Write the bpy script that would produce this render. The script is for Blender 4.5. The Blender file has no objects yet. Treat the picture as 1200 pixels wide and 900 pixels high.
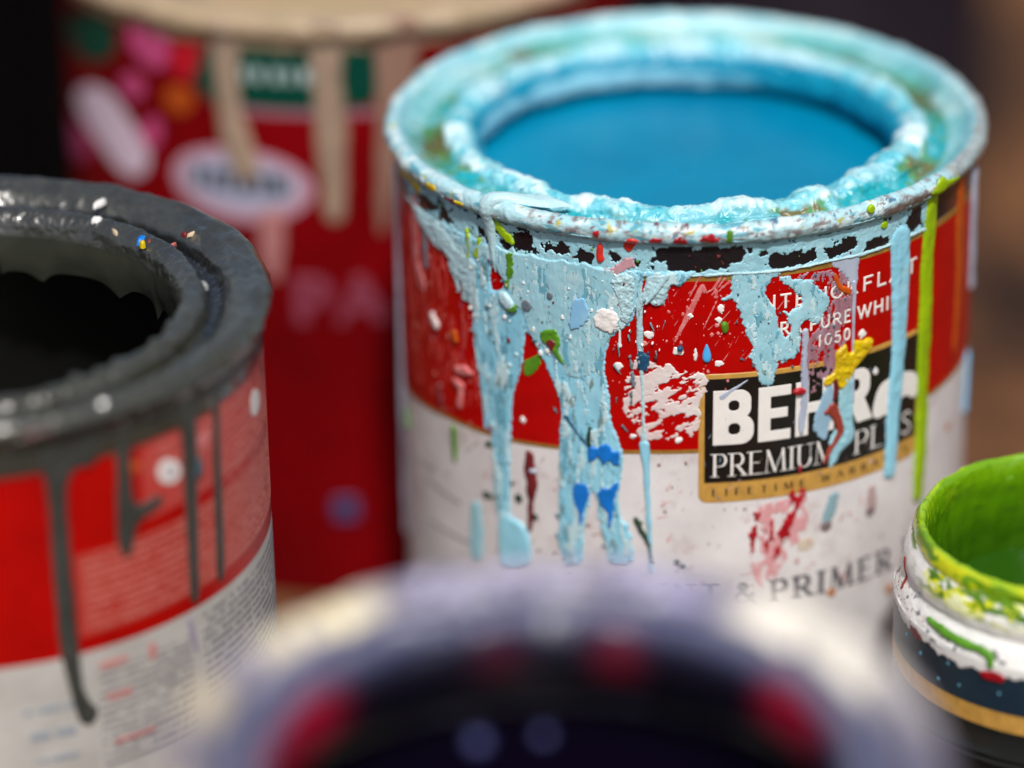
import bpy, math
import numpy as np

# ------------------------------------------------------------------ camera, sky, sun, exposure (1 unit = 1 metre)
SC = bpy.context.scene
COL = SC.collection
cam = bpy.data.cameras.new('camera')
cam_ob = bpy.data.objects.new('camera', cam); COL.objects.link(cam_ob)
cam.sensor_width = 36.0
cam.lens = 4100.0/1200.0*36.0
cam.clip_start = 0.02
cam.clip_end = 60.0
PITCH, ROLL = math.radians(25.682), math.radians(-1.0)
cam_ob.location = (0, 0, 0.354)
from mathutils import Matrix
cam_ob.matrix_world = (Matrix.Translation((0, 0, 0.354)) @ Matrix.Rotation(math.radians(90)-PITCH, 4, 'X')
                       @ Matrix.Rotation(ROLL, 4, 'Z'))
cam.dof.use_dof = True
cam.dof.focus_distance = 0.587
cam.dof.aperture_fstop = cam.lens/29.0
cam.dof.aperture_blades = 0
SC.camera = cam_ob

SUN_EL, SUN_AZ = math.radians(56), math.radians(6)      # azimuth measured from behind the camera, minus = from its left
sx, sy, sz = math.sin(SUN_AZ)*math.cos(SUN_EL), -math.cos(SUN_AZ)*math.cos(SUN_EL), math.sin(SUN_EL)
world = bpy.data.worlds.new('World'); SC.world = world
world.use_nodes = True
wn = world.node_tree
sky = wn.nodes.new('ShaderNodeTexSky')
sky.sky_type = 'NISHITA'; sky.sun_disc = False
sky.sun_elevation = SUN_EL
sky.sun_rotation = math.atan2(sx, sy)
sky.air_density = 1.0; sky.dust_density = 4.0; sky.ozone_density = 0.6
bg = wn.nodes['Background']
wn.links.new(sky.outputs['Color'], bg.inputs['Color'])
bg.inputs['Strength'].default_value = 0.05
sl = bpy.data.lights.new('sun', 'SUN'); sl.energy = 2.0; sl.angle = math.radians(4); sl.color = (1.0, 0.98, 0.95)
sun = bpy.data.objects.new('sun', sl); COL.objects.link(sun)
from mathutils import Vector
sun.rotation_euler = Vector((-sx, -sy, -sz)).to_track_quat('-Z', 'Y').to_euler()
SC.view_settings.view_transform = 'Standard'
SC.view_settings.look = 'None'
SC.view_settings.gamma = 1.0
SC.view_settings.use_curve_mapping = False
SC.view_settings.exposure = 0.74
SC.cycles.use_denoising = True
SC.cycles.max_bounces = 8

# ------------------------------------------------------------------ helpers
MM = 0.001
def lin(c):
    c = np.array(c, float)/255.0
    return np.where(c <= 0.04045, c/12.92, ((c+0.055)/1.055)**2.4)
RNG = np.random.default_rng(7)
_perm = np.random.default_rng(3).permutation(512)
_g = np.random.default_rng(5).normal(size=(512, 3)); _g /= np.linalg.norm(_g, axis=1)[:, None]
def perlin(x, y, z):
    xi, yi, zi = np.floor(x).astype(int), np.floor(y).astype(int), np.floor(z).astype(int)
    xf, yf, zf = x-xi, y-yi, z-zi
    fade = lambda t: t*t*t*(t*(t*6-15)+10)
    u, v, w = fade(xf), fade(yf), fade(zf)
    def gr(a, b, c):
        h = _perm[(_perm[(_perm[(xi+a) & 511]+yi+b) & 511]+zi+c) & 511]
        g = _g[h]
        return g[..., 0]*(xf-a)+g[..., 1]*(yf-b)+g[..., 2]*(zf-c)
    l = lambda a, b, t: a+t*(b-a)
    return 1.6*l(l(l(gr(0, 0, 0), gr(1, 0, 0), u), l(gr(0, 1, 0), gr(1, 1, 0), u), v),
                 l(l(gr(0, 0, 1), gr(1, 0, 1), u), l(gr(0, 1, 1), gr(1, 1, 1), u), v), w)
def fbm(x, y, z, f, oct=4, gain=0.5, seed=0.0):
    s = 0; a = 1.0
    for k in range(oct):
        s = s + a*perlin(x*f+seed*7.3+k*11.1, y*f+seed*3.1+k*5.7, z*f+seed*1.7+k*2.3)
        a *= gain; f *= 2.03
    return s
def sst(a, b, x):
    t = np.clip((x-a)/(b-a), 0, 1); return t*t*(3-2*t)

def mat(name, color, rough=0.45, var=0.0, vfreq=300.0, bump=0.0, bfreq=900.0, metallic=0.0, spec=0.5, coat=0.0, col2=None, streak=None, lohi=(.3, .7), specks=None, sfreq=1500.0, samount=0.62, blot=None):
    m = bpy.data.materials.new(name); m.use_nodes = True
    nt = m.node_tree; b = nt.nodes['Principled BSDF']
    c = [float(v) for v in lin(color)]+[1]
    b.inputs['Base Color'].default_value = c
    b.inputs['Roughness'].default_value = rough
    b.inputs['Metallic'].default_value = metallic
    b.inputs['Specular IOR Level'].default_value = spec
    b.inputs['Coat Weight'].default_value = coat
    b.inputs['Coat Roughness'].default_value = 0.12
    tc = nt.nodes.new('ShaderNodeTexCoord')
    src = tc.outputs['Object']
    if streak:
        mp = nt.nodes.new('ShaderNodeMapping'); mp.inputs['Scale'].default_value = streak
        nt.links.new(src, mp.inputs['Vector']); src = mp.outputs['Vector']
    if var or col2 is not None:
        n = nt.nodes.new('ShaderNodeTexNoise'); n.inputs['Scale'].default_value = vfreq
        n.inputs['Detail'].default_value = 5; n.inputs['Roughness'].default_value = 0.6
        nt.links.new(src, n.inputs['Vector'])
        r = nt.nodes.new('ShaderNodeValToRGB')
        r.color_ramp.elements[0].position = lohi[0]; r.color_ramp.elements[1].position = lohi[1]
        c2 = [float(v) for v in lin(col2)]+[1] if col2 is not None else [v*(1-var) for v in c[:3]]+[1]
        c1 = c if col2 is not None else [min(1, v*(1+var)) for v in c[:3]]+[1]
        r.color_ramp.elements[0].color = c2; r.color_ramp.elements[1].color = c1
        nt.links.new(n.outputs['Fac'], r.inputs['Fac']); nt.links.new(r.outputs['Color'], b.inputs['Base Color'])
    for spc, sf, lo in ((specks, sfreq, samount), (blot, sfreq*.16, .56)):        # small flecks and wider worn blotches of another pigment
        if spc is None: continue
        n = nt.nodes.new('ShaderNodeTexNoise'); n.inputs['Scale'].default_value = sf
        n.inputs['Detail'].default_value = 6; n.inputs['Roughness'].default_value = 0.65
        nt.links.new(tc.outputs['Object'], n.inputs['Vector'])
        r = nt.nodes.new('ShaderNodeMapRange'); r.inputs['From Min'].default_value = lo; r.inputs['From Max'].default_value = lo+(.05 if spc is specks else .16)
        nt.links.new(n.outputs['Fac'], r.inputs['Value'])
        mx = nt.nodes.new('ShaderNodeMix'); mx.data_type = 'RGBA'
        nt.links.new(r.outputs['Result'], mx.inputs['Factor'])
        l = b.inputs['Base Color'].links
        if l: nt.links.new(l[0].from_socket, mx.inputs['A'])
        else: mx.inputs['A'].default_value = c
        mx.inputs['B'].default_value = [float(v) for v in lin(spc)]+[1]
        nt.links.new(mx.outputs['Result'], b.inputs['Base Color'])
    if bump:
        n = nt.nodes.new('ShaderNodeTexNoise'); n.inputs['Scale'].default_value = bfreq
        n.inputs['Detail'].default_value = 4
        nt.links.new(src, n.inputs['Vector'])
        bp = nt.nodes.new('ShaderNodeBump'); bp.inputs['Strength'].default_value = bump; bp.inputs['Distance'].default_value = 0.0006
        nt.links.new(n.outputs['Fac'], bp.inputs['Height']); nt.links.new(bp.outputs['Normal'], b.inputs['Normal'])
    return m
def mat_pigment(name, rough=0.4, bump=0.25, bfreq=1200.0, spec=0.5, coat=0.0):
    m = mat(name, (128, 128, 128), rough=rough, bump=bump, bfreq=bfreq, spec=spec, coat=coat)
    nt = m.node_tree; a = nt.nodes.new('ShaderNodeAttribute'); a.attribute_name = 'pigment'
    nt.links.new(a.outputs['Color'], nt.nodes['Principled BSDF'].inputs['Base Color'])
    return m

def mesh_from(name, verts, quads=None, tris=None, material=None, parent=None, pigment=None, smooth=True):
    """verts in mm (thing-local); quads/tris are index arrays"""
    me = bpy.data.meshes.new(name)
    nq = 0 if quads is None else len(quads); ntr = 0 if tris is None else len(tris)
    me.vertices.add(len(verts)); me.vertices.foreach_set('co', (np.asarray(verts, np.float64)*MM).astype(np.float32).ravel())
    li = np.concatenate([np.asarray(quads).ravel() if nq else np.zeros(0, int), np.asarray(tris).ravel() if ntr else np.zeros(0, int)]).astype(np.int32)
    me.loops.add(len(li)); me.loops.foreach_set('vertex_index', li)
    me.polygons.add(nq+ntr)
    st = np.concatenate([np.arange(nq)*4, nq*4+np.arange(ntr)*3]).astype(np.int32)
    me.polygons.foreach_set('loop_start', st)
    me.update(calc_edges=True); me.validate()
    if smooth: me.polygons.foreach_set('use_smooth', np.ones(len(me.polygons), bool))
    if pigment is not None:
        at = me.color_attributes.new('pigment', 'FLOAT_COLOR', 'POINT')
        at.data.foreach_set('color', np.concatenate([pigment, np.ones((len(pigment), 1))], 1).astype(np.float32).ravel())
    if material: me.materials.append(material)
    o = bpy.data.objects.new(name, me); COL.objects.link(o)
    if parent: o.parent = parent
    return o

def thing(name, label, cat, loc_mm, group=None):
    o = bpy.data.objects.new(name, None); COL.objects.link(o)
    o.empty_display_size = 0.02
    o.location = [v*MM for v in loc_mm]
    o['label'] = label; o['category'] = cat
    if group: o['group'] = group
    return o

def resample(prof, step):
    p = np.array(prof, float); d = np.r_[0, np.cumsum(np.linalg.norm(np.diff(p, axis=0), axis=1))]
    n = max(2, int(d[-1]/step)+1); s = np.linspace(0, d[-1], n)
    return np.stack([np.interp(s, d, p[:, 0]), np.interp(s, d, p[:, 1])], 1), s
def arc(cx, cz, r, a0, a1, n=10):
    a = np.radians(np.linspace(a0, a1, n)); return [(cx+r*math.cos(t), cz+r*math.sin(t)) for t in a]
def smooth_prof(prof, it=2):
    p = np.array(prof, float)
    for _ in range(it):
        q = np.empty((2*len(p), 2)); q[0] = p[0]; q[-1] = p[-1]
        q[1:-1:2] = .75*p[:-1]+.25*p[1:]; q[2:-1:2] = .25*p[:-1]+.75*p[1:]
        p = q
    return p
def lathe(name, prof, nth, material, parent, disp=None, color=None, cap=None):
    """surface of revolution about the thing's z axis, theta 0 faces -Y, positive towards +X"""
    p = np.array(prof, float); ns = len(p)
    th = np.linspace(-math.pi, math.pi, nth, endpoint=False)
    TH, PR = np.meshgrid(th, p[:, 0], indexing='xy'); PZ = np.repeat(p[:, 1][:, None], nth, 1)
    t = np.gradient(p, axis=0); t /= np.linalg.norm(t, axis=1)[:, None]+1e-12
    nr, nz = t[:, 1][:, None], -t[:, 0][:, None]           # outward when the profile runs bottom -> top outside
    X, Y = PR*np.sin(TH), -PR*np.cos(TH)
    if disp is not None:
        D = disp(TH, PR, PZ, X, Y)
        PR = PR+nr*D; PZ = PZ+nz*D
        X, Y = PR*np.sin(TH), -PR*np.cos(TH)
    V = np.stack([X, Y, PZ], -1).reshape(-1, 3)
    i = np.arange(ns-1)[:, None]*nth; j = np.arange(nth)[None, :]; j2 = (j+1) % nth
    Q = np.stack([i+j, i+j2, i+nth+j2, i+nth+j], -1).reshape(-1, 4)
    pg = color(TH, PR, PZ, X, Y).reshape(-1, 3) if color is not None else None
    tr = None
    if cap is not None:                                    # close the last ring with a fan
        V = np.concatenate([V, [[0, 0, cap]]]); c = len(V)-1; b = (ns-1)*nth
        tr = np.stack([b+np.arange(nth), b+(np.arange(nth)+1) % nth, np.full(nth, c)], -1)
        if pg is not None: pg = np.concatenate([pg, pg[-1:]])
    return mesh_from(name, V, Q, tr, material, parent, pg)

def poly_sdf(U, V, poly, smooth=2):
    p = np.array(poly, float)
    for _ in range(smooth):
        nx = np.roll(p, -1, 0); p = np.stack([.75*p+.25*nx, .25*p+.75*nx], 1).reshape(-1, 2)
    d2 = np.full(U.shape, 1e9); ins = np.zeros(U.shape, bool)
    n = len(p)
    for k in range(n):
        a, b = p[k], p[(k+1) % n]; ab = b-a; L = ab@ab+1e-12
        t = np.clip(((U-a[0])*ab[0]+(V-a[1])*ab[1])/L, 0, 1)
        d2 = np.minimum(d2, (U-a[0]-t*ab[0])**2+(V-a[1]-t*ab[1])**2)
        if abs(ab[1]) > 1e-9:
            c = (a[1] > V) != (b[1] > V)
            ins ^= c & (U < ab[0]*(V-a[1])/ab[1]+a[0])
    return np.where(ins, 1, -1)*np.sqrt(d2)
def line_sdf(U, V, pts, hw):
    """tapered stroke: pts polyline, hw half-widths per point"""
    best = np.full(U.shape, -1e9)
    hw = np.broadcast_to(hw, len(pts))
    for k in range(len(pts)-1):
        a, b = np.array(pts[k], float), np.array(pts[k+1], float); ab = b-a; L = ab@ab+1e-12
        t = np.clip(((U-a[0])*ab[0]+(V-a[1])*ab[1])/L, 0, 1)
        d = np.hypot(U-a[0]-t*ab[0], V-a[1]-t*ab[1])
        best = np.maximum(best, hw[k]+t*(hw[k+1]-hw[k])-d)
    return best

def bar_sdf(U, V, a, b, hw, ext=0.0):
    a, b = np.array(a, float), np.array(b, float); d = b-a; L = np.hypot(*d); d /= L
    t = (U-a[0])*d[0]+(V-a[1])*d[1]; n = np.abs(-(U-a[0])*d[1]+(V-a[1])*d[0])
    return np.minimum(hw-n, np.minimum(t+ext, L+ext-t))
def rbox(U, V, x0, z0, x1, z1, r):
    qx = np.abs(U-(x0+x1)/2)-((x1-x0)/2-r); qz = np.abs(V-(z0+z1)/2)-((z1-z0)/2-r)
    return r-np.hypot(np.maximum(qx, 0), np.maximum(qz, 0))-np.minimum(np.maximum(qx, qz), 0)
def block_field(ch, u0, u1, z0, z1):
    def f(U, V):
        W, H = u1-u0, z1-z0
        B = lambda a, b, c, d, r=.001: rbox(U, V, u0+a*W, z0+b*H, u0+c*W, z0+d*H, max(r*H, .02))
        mx = np.maximum
        if ch == 'B': return np.minimum(np.minimum(mx(mx(B(0, .46, .93, 1, .20), B(0, 0, 1, .54, .22)), B(0, 0, .4, 1)), -B(.38, .625, .63, .80, .07)), -B(.38, .19, .66, .385, .08))
        if ch == 'E': return mx(mx(B(0, 0, .38, 1), B(0, .805, 1, 1)), mx(B(0, .41, .9, .595), B(0, 0, 1, .195)))
        if ch == 'H': return mx(mx(B(0, 0, .33, 1), B(.67, 0, 1, 1)), B(0, .40, 1, .60))
        R_ = np.minimum(mx(B(0, .40, .93, 1, .24), B(0, 0, .36, 1)), -B(.34, .60, .60, .81, .08))
        leg = np.minimum(bar_sdf(U, V, (u0+.48*W, z0+.5*H), (u0+.86*W, z0-.1*H), .155*H), np.minimum(V-z0, z0+.6*H-V))
        return mx(R_, leg)
    return f
def march(F, us, vs):
    """marching squares: returns (u, v, f) of the vertices and triangles covering F > 0"""
    ny, nx = F.shape
    ins = F > 0
    gid = -np.ones(F.shape, int); gid[ins] = np.arange(ins.sum())
    n0 = ins.sum()
    UU, VV = np.meshgrid(us, vs)
    pu, pv, pf = [UU[ins]], [VV[ins]], [F[ins]]
    hx = ins[:, :-1] != ins[:, 1:]; hid = -np.ones(hx.shape, int); hid[hx] = n0+np.arange(hx.sum())
    t = F[:, :-1][hx]/(F[:, :-1][hx]-F[:, 1:][hx])
    pu.append(UU[:, :-1][hx]+t*(us[1]-us[0])); pv.append(VV[:, :-1][hx]); pf.append(np.zeros(len(t)))
    n1 = n0+hx.sum()
    vx = ins[:-1] != ins[1:]; vid = -np.ones(vx.shape, int); vid[vx] = n1+np.arange(vx.sum())
    t = F[:-1][vx]/(F[:-1][vx]-F[1:][vx])
    pu.append(UU[:-1][vx]); pv.append(VV[:-1][vx]+t*(vs[1]-vs[0])); pf.append(np.zeros(len(t)))
    a, b, c, d = gid[:-1, :-1], gid[:-1, 1:], gid[1:, 1:], gid[1:, :-1]
    eb, er, et, el = hid[:-1, :], vid[:, 1:], hid[1:, :], vid[:, :-1]
    case = ins[:-1, :-1]*1+ins[:-1, 1:]*2+ins[1:, 1:]*4+ins[1:, :-1]*8
    A = dict(a=a, b=b, c=c, d=d, B=eb, R=er, T=et, L=el)
    tab = {1: ['aBL'], 2: ['bRB'], 3: ['abR', 'aRL'], 4: ['cTR'], 5: ['aBL', 'cTR'], 6: ['bcT', 'bTB'], 7: ['abR', 'aRT', 'aTL', 'cTR'],
           8: ['dLT'], 9: ['aBT', 'aTd'], 10: ['bRB', 'dLT'], 11: ['abR', 'aRT', 'aTd'], 12: ['cdL', 'cLR'],
           13: ['aBR', 'aRc', 'acd'], 14: ['bcd', 'bdL', 'bLB'], 15: ['abc', 'acd']}
    tab[7] = ['abc', 'acT', 'aTL']
    tris = []
    for k, ts in tab.items():
        m = case == k
        if m.any():
            for s in ts: tris.append(np.stack([A[ch][m] for ch in s], -1))
    if not tris: return None
    return np.concatenate(pu), np.concatenate(pv), np.concatenate(pf), np.concatenate(tris)

def ribbon(name, parent, pts, hw, T, material, seed=0):
    """pts: rows of r, z, theta (degrees); a thick flattened strand laid along them"""
    p = np.array(pts, float); n = 60; k = np.linspace(0, len(p)-1, n)
    def ip(a):
        a = np.asarray(a, float)
        for _ in range(2):
            b = np.empty(2*len(a)-1); b[::2] = a; b[1::2] = (a[:-1]+a[1:])/2
            c = b.copy(); c[1:-1] = .25*b[:-2]+.5*b[1:-1]+.25*b[2:]; a = c
        return np.interp(np.linspace(0, 1, n), np.linspace(0, 1, len(a)), a)
    r, z, th = ip(p[:, 0]), ip(p[:, 1]), np.radians(ip(p[:, 2])); w = ip(hw); t = ip(np.broadcast_to(T, len(p)))
    dr, dz = np.gradient(r), np.gradient(z); L = np.hypot(dr, dz); nr, nz = -dz/L, dr/L
    sg = np.where(nr+nz < 0, -1, 1); nr, nz = nr*sg, nz*sg
    m = 25; a = np.linspace(-1, 1, m)[:, None]
    h = t*np.sqrt(1-a**2)+.12*t*fbm(a*w*1.0+0*r, r*1.0+0*a, z+0*a, .8, 3, .5, seed)*np.sqrt(1-a**2)
    h = h*np.clip(np.minimum(np.arange(n), np.arange(n)[::-1])/4.0, 0, 1)**.5-.25*(1-np.sqrt(1-a**2))-.02
    ww = w*(1+.12*fbm(r, z, r*0, .5, 3, .5, seed+1))*np.clip((np.arange(n)[::-1])/3.0, .05, 1)**.5
    TH = th+a*ww/r; RR = r+nr*h; ZZ = z+nz*h
    V = np.stack([RR*np.sin(TH), -RR*np.cos(TH), ZZ], -1).reshape(-1, 3)
    i = np.arange(m-1)[:, None]*n; j = np.arange(n-1)[None]
    Q = np.stack([i+j, i+j+1, i+n+j+1, i+n+j], -1).reshape(-1, 4)
    return mesh_from(name, V, Q, None, material, parent)

class Side:
    """the outside of a can: (u, z) in mm -> point; u is arc length round the wall, u = 0 faces the camera side"""
    def __init__(s, R, zb, rt=1.6): s.R, s.zb, s.rt = R, zb, rt
    def __call__(s, u, z, h):
        th = u/s.R
        q = np.clip(s.rt**2-np.minimum(z-s.zb, 0)**2, 0, None)
        r = s.R+np.where(z > s.zb-s.rt, np.sqrt(q), 0)+h
        return np.stack([r*np.sin(th), -r*np.cos(th), z], -1)

def layer(name, parent, surf, field, bounds, material, T=0.3, w=0.6, base=0.06, res=0.15, rough=0.0, rfreq=0.8, edge=0.0, efreq=1.2, seed=0, kind=None, tv=.35):
    """a skin of paint or print on a surface, thickness rounded off at its edge"""
    u0, u1, v0, v1 = bounds
    us = np.arange(u0, u1+res, res); vs = np.arange(v0, v1+res, res)
    U, V = np.meshgrid(us, vs)
    F = field(U, V)
    if edge: F = F+edge*fbm(U, V, U*0+seed*3.7, efreq, 3)
    F[0], F[-1], F[:, 0], F[:, -1] = -1, -1, -1, -1
    F = np.where(np.abs(F) < 1e-5, 1e-5, F)
    r = march(F, us, vs)
    if r is None: return None
    u, v, f, tr = r
    k = np.clip(f/w, 0, 1); prof = np.sqrt(1-(1-k)**2)
    h = 0.035+np.clip(f/(0.25*w), 0, 1)*base+T*prof*(1+tv*(fbm(u*1.0, v*.22, u*0+seed, .33, 3, .5, seed+5)+.5*fbm(u, v, u*0+seed, .16, 2, .5, seed+6)))
    if rough: h = h+rough*k*fbm(u, v, u*0+seed, rfreq, 4)
    o = mesh_from(name, surf(u, v, h), None, tr, material, parent)
    if kind: o['kind'] = kind
    return o
def bb(*polys, m=1.0):
    p = np.concatenate([np.array(q, float).reshape(-1, 2) for q in polys])
    return (p[:, 0].min()-m, p[:, 0].max()+m, p[:, 1].min()-m, p[:, 1].max()+m)
def blob(name, parent, surf, poly, material, smooth=2, **k):
    return layer(name, parent, surf, lambda U, V: poly_sdf(U, V, poly, smooth), bb(poly), material, **k)
def drip(name, parent, surf, pts, hw, material, wander=.22, **k):
    q = pts[0][0]*.37+pts[0][1]*.11
    m = min(1.0, float(np.max(hw))*1.2)
    def f(U, V): return line_sdf(U+wander*m*fbm(V*0+q, V, V*0, .17, 2, .5, 2), V, pts, hw)+.16*m*fbm(V*0+q, V, V*0, .3, 2, .5, 3)
    return layer(name, parent, surf, f, bb(pts, m=max(np.atleast_1d(hw))+0.8), material, **k)
def spatter(name, parent, surf, dots, material, res=0.12, **k):
    """dots: rows of u, z, radius, stretch"""
    d = np.array(dots, float)
    b = bb(d[:, :2], m=2.5)
    def f(U, V):
        F = np.full(U.shape, -1.0)
        for u, z, r, s in d:
            m = r*max(s, 1/s)*1.6+0.4
            i0, i1 = int((z-m-b[2])/res), int((z+m-b[2])/res)+2; j0, j1 = int((u-m-b[0])/res), int((u+m-b[0])/res)+2
            i0, j0 = max(i0, 0), max(j0, 0)
            uu, vv = U[i0:i1, j0:j1], V[i0:i1, j0:j1]
            F[i0:i1, j0:j1] = np.maximum(F[i0:i1, j0:j1], r-np.hypot((uu-u)*math.sqrt(s), (vv-z)/math.sqrt(s)))
        return F
    return layer(name, parent, surf, f, b, material, res=res, **k)
def dots(name, parent, surf, rows, material, **k):
    for r in rows: spatter(name, parent, surf, [r], material, **k)
def strokes(name, parent, surf, n, box, l0, l1, hw, ang, dang, material, seed, res=.1, **k):
    g = np.random.default_rng(seed); u0, u1, z0, z1 = box
    seg = []
    for _ in range(n):
        u, z = g.uniform(u0, u1), g.uniform(z0, z1); L = g.uniform(l0, l1); a = math.radians(ang+g.normal()*dang)
        seg.append(((u, z), (u+L*math.cos(a), z+L*math.sin(a)), hw*g.uniform(.5, 1.4)))
    b = (u0-3, u1+3, z0-4, z1+4)
    def f(U, V):
        F = np.full(U.shape, -1.0)
        for p, q, h in seg:
            j0, j1 = int((min(p[0], q[0])-1-b[0])/res), int((max(p[0], q[0])+1-b[0])/res); i0, i1 = int((min(p[1], q[1])-1-b[2])/res), int((max(p[1], q[1])+1-b[2])/res)
            i0, j0 = max(i0, 0), max(j0, 0)
            F[i0:i1, j0:j1] = np.maximum(F[i0:i1, j0:j1], line_sdf(U[i0:i1, j0:j1], V[i0:i1, j0:j1], [p, q], [h, h*.25]))
        return F
    return layer(name, parent, surf, f, b, material, res=res, kind='stuff', **k)
def rand_dots(n, u0, u1, z0, z1, r0, r1, seed, smax=1.6):
    g = np.random.default_rng(seed)
    return np.stack([g.uniform(u0, u1, n), g.uniform(z0, z1, n), r0+(r1-r0)*g.uniform(0, 1, n)**3, g.uniform(.8, smax, n)], 1)

def wrap_band(name, parent, R, h, zlo, zhi, material, u0=None, u1=None, n=360, rows=2):
    """a printed band round the wall between two heights that may vary with u"""
    full = u0 is None
    if full: u0, u1 = -math.pi*R, math.pi*R
    u = np.linspace(u0, u1, n, endpoint=not full)
    lo = zlo(u) if callable(zlo) else np.full(n, zlo); hi = zhi(u) if callable(zhi) else np.full(n, zhi)
    t = np.linspace(0, 1, rows)[:, None]
    Z = lo+(hi-lo)*t; th = u/R
    V = np.stack([(R+h)*np.sin(th)+0*Z, -(R+h)*np.cos(th)+0*Z, Z], -1).reshape(-1, 3)
    j = np.arange(n if full else n-1); j2 = (j+1) % n
    Q = np.concatenate([np.stack([k*n+j, k*n+j2, (k+1)*n+j2, (k+1)*n+j], -1) for k in range(rows-1)])
    return mesh_from(name, V, Q, None, material, parent)

# ------------------------------------------------------------------ lettering drawn from strokes
def _P(): return [('s', .1, 0, .1, 1), ('t', .1, 1, .36, 1), ('t', .1, .46, .36, .46), ('c', .36, .73, .22, .27, -90, 90)]
GL = {
 'A': (.82, [('t', .02, 0, .4, 1), ('s', .4, 1, .8, 0), ('t', .16, .33, .66, .33)], [(.02, 0), (.8, 0)]),
 'B': (.68, [('s', .1, 0, .1, 1), ('t', .1, 1, .38, 1), ('t', .1, .53, .4, .53), ('t', .1, 0, .4, 0), ('c', .37, .765, .22, .235, -90, 90), ('c', .39, .265, .27, .265, -90, 90)], [(.1, 0), (.1, 1)]),
 'D': (.75, [('s', .1, 0, .1, 1), ('t', .1, 1, .3, 1), ('t', .1, 0, .3, 0), ('c', .3, .5, .4, .5, -90, 90)], []),
 'E': (.6, [('s', .1, 0, .1, 1), ('t', .1, 1, .56, 1), ('t', .1, .51, .48, .51), ('t', .1, 0, .58, 0)], [(.1, 0), (.1, 1)]),
 'F': (.56, [('s', .1, 0, .1, 1), ('t', .1, 1, .56, 1), ('t', .1, .5, .48, .5)], [(.1, 0), (.1, 1)]),
 'H': (.76, [('s', .1, 0, .1, 1), ('s', .66, 0, .66, 1), ('t', .1, .51, .66, .51)], [(.1, 0), (.1, 1), (.66, 0), (.66, 1)]),
 'I': (.24, [('s', .12, 0, .12, 1)], [(.12, 0), (.12, 1)]),
 'L': (.56, [('s', .1, 0, .1, 1), ('t', .1, 0, .56, 0)], [(.1, 0), (.1, 1)]),
 'M': (.96, [('t', .06, 0, .12, 1), ('s', .12, 1, .46, .03), ('t', .46, .03, .82, 1), ('s', .82, 1, .88, 0)], [(.06, 0), (.88, 0)]),
 'N': (.78, [('t', .1, 0, .1, 1), ('s', .1, 1, .68, 0), ('t', .68, 0, .68, 1)], [(.1, 0), (.68, 1)]),
 'O': (.84, [('c', .42, .5, .36, .5, 0, 360)], []),
 'P': (.62, _P(), [(.1, 0), (.1, 1)]),
 'R': (.7, _P()+[('s', .34, .46, .68, 0)], [(.1, 0), (.1, 1), (.68, 0)]),
 'S': (.56, [('p', (.5, .82), (.42, .96), (.27, 1), (.12, .93), (.08, .77), (.15, .64), (.3, .54), (.44, .43), (.5, .27), (.44, .08), (.27, 0), (.12, .05), (.06, .18))], []),
 'T': (.7, [('s', .35, 0, .35, 1), ('t', .02, 1, .68, 1)], [(.35, 0)]),
 'U': (.74, [('s', .1, 1, .1, .32), ('c', .37, .32, .27, .32, 180, 360), ('t', .64, .32, .64, 1)], [(.1, 1), (.64, 1)]),
 'W': (1.0, [('s', .02, 1, .27, 0), ('t', .27, 0, .5, .95), ('s', .5, .95, .75, 0), ('t', .75, 0, .98, 1)], [(.02, 1), (.98, 1)]),
 'Y': (.74, [('s', .02, 1, .37, .45), ('t', .72, 1, .37, .45), ('s', .37, .45, .37, 0)], [(.37, 0)]),
 '&': (.86, [('p', (.82, 0), (.3, .66), (.24, .82), (.33, .98), (.46, .96), (.52, .83), (.44, .69), (.16, .42), (.08, .22), (.16, .05), (.34, 0), (.55, .1), (.7, .3), (.76, .46))], []),
 '0': (.6, [('c', .3, .5, .24, .5, 0, 360)], []),
 '1': (.4, [('s', .24, 0, .24, 1), ('t', .24, 1, .06, .8)], []),
 '5': (.58, [('t', .5, 1, .14, 1), ('p', (.14, 1), (.1, .56), (.28, .63), (.45, .55), (.52, .32), (.44, .08), (.26, 0), (.08, .1))], []),
 ' ': (.38, [], []),
}
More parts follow.
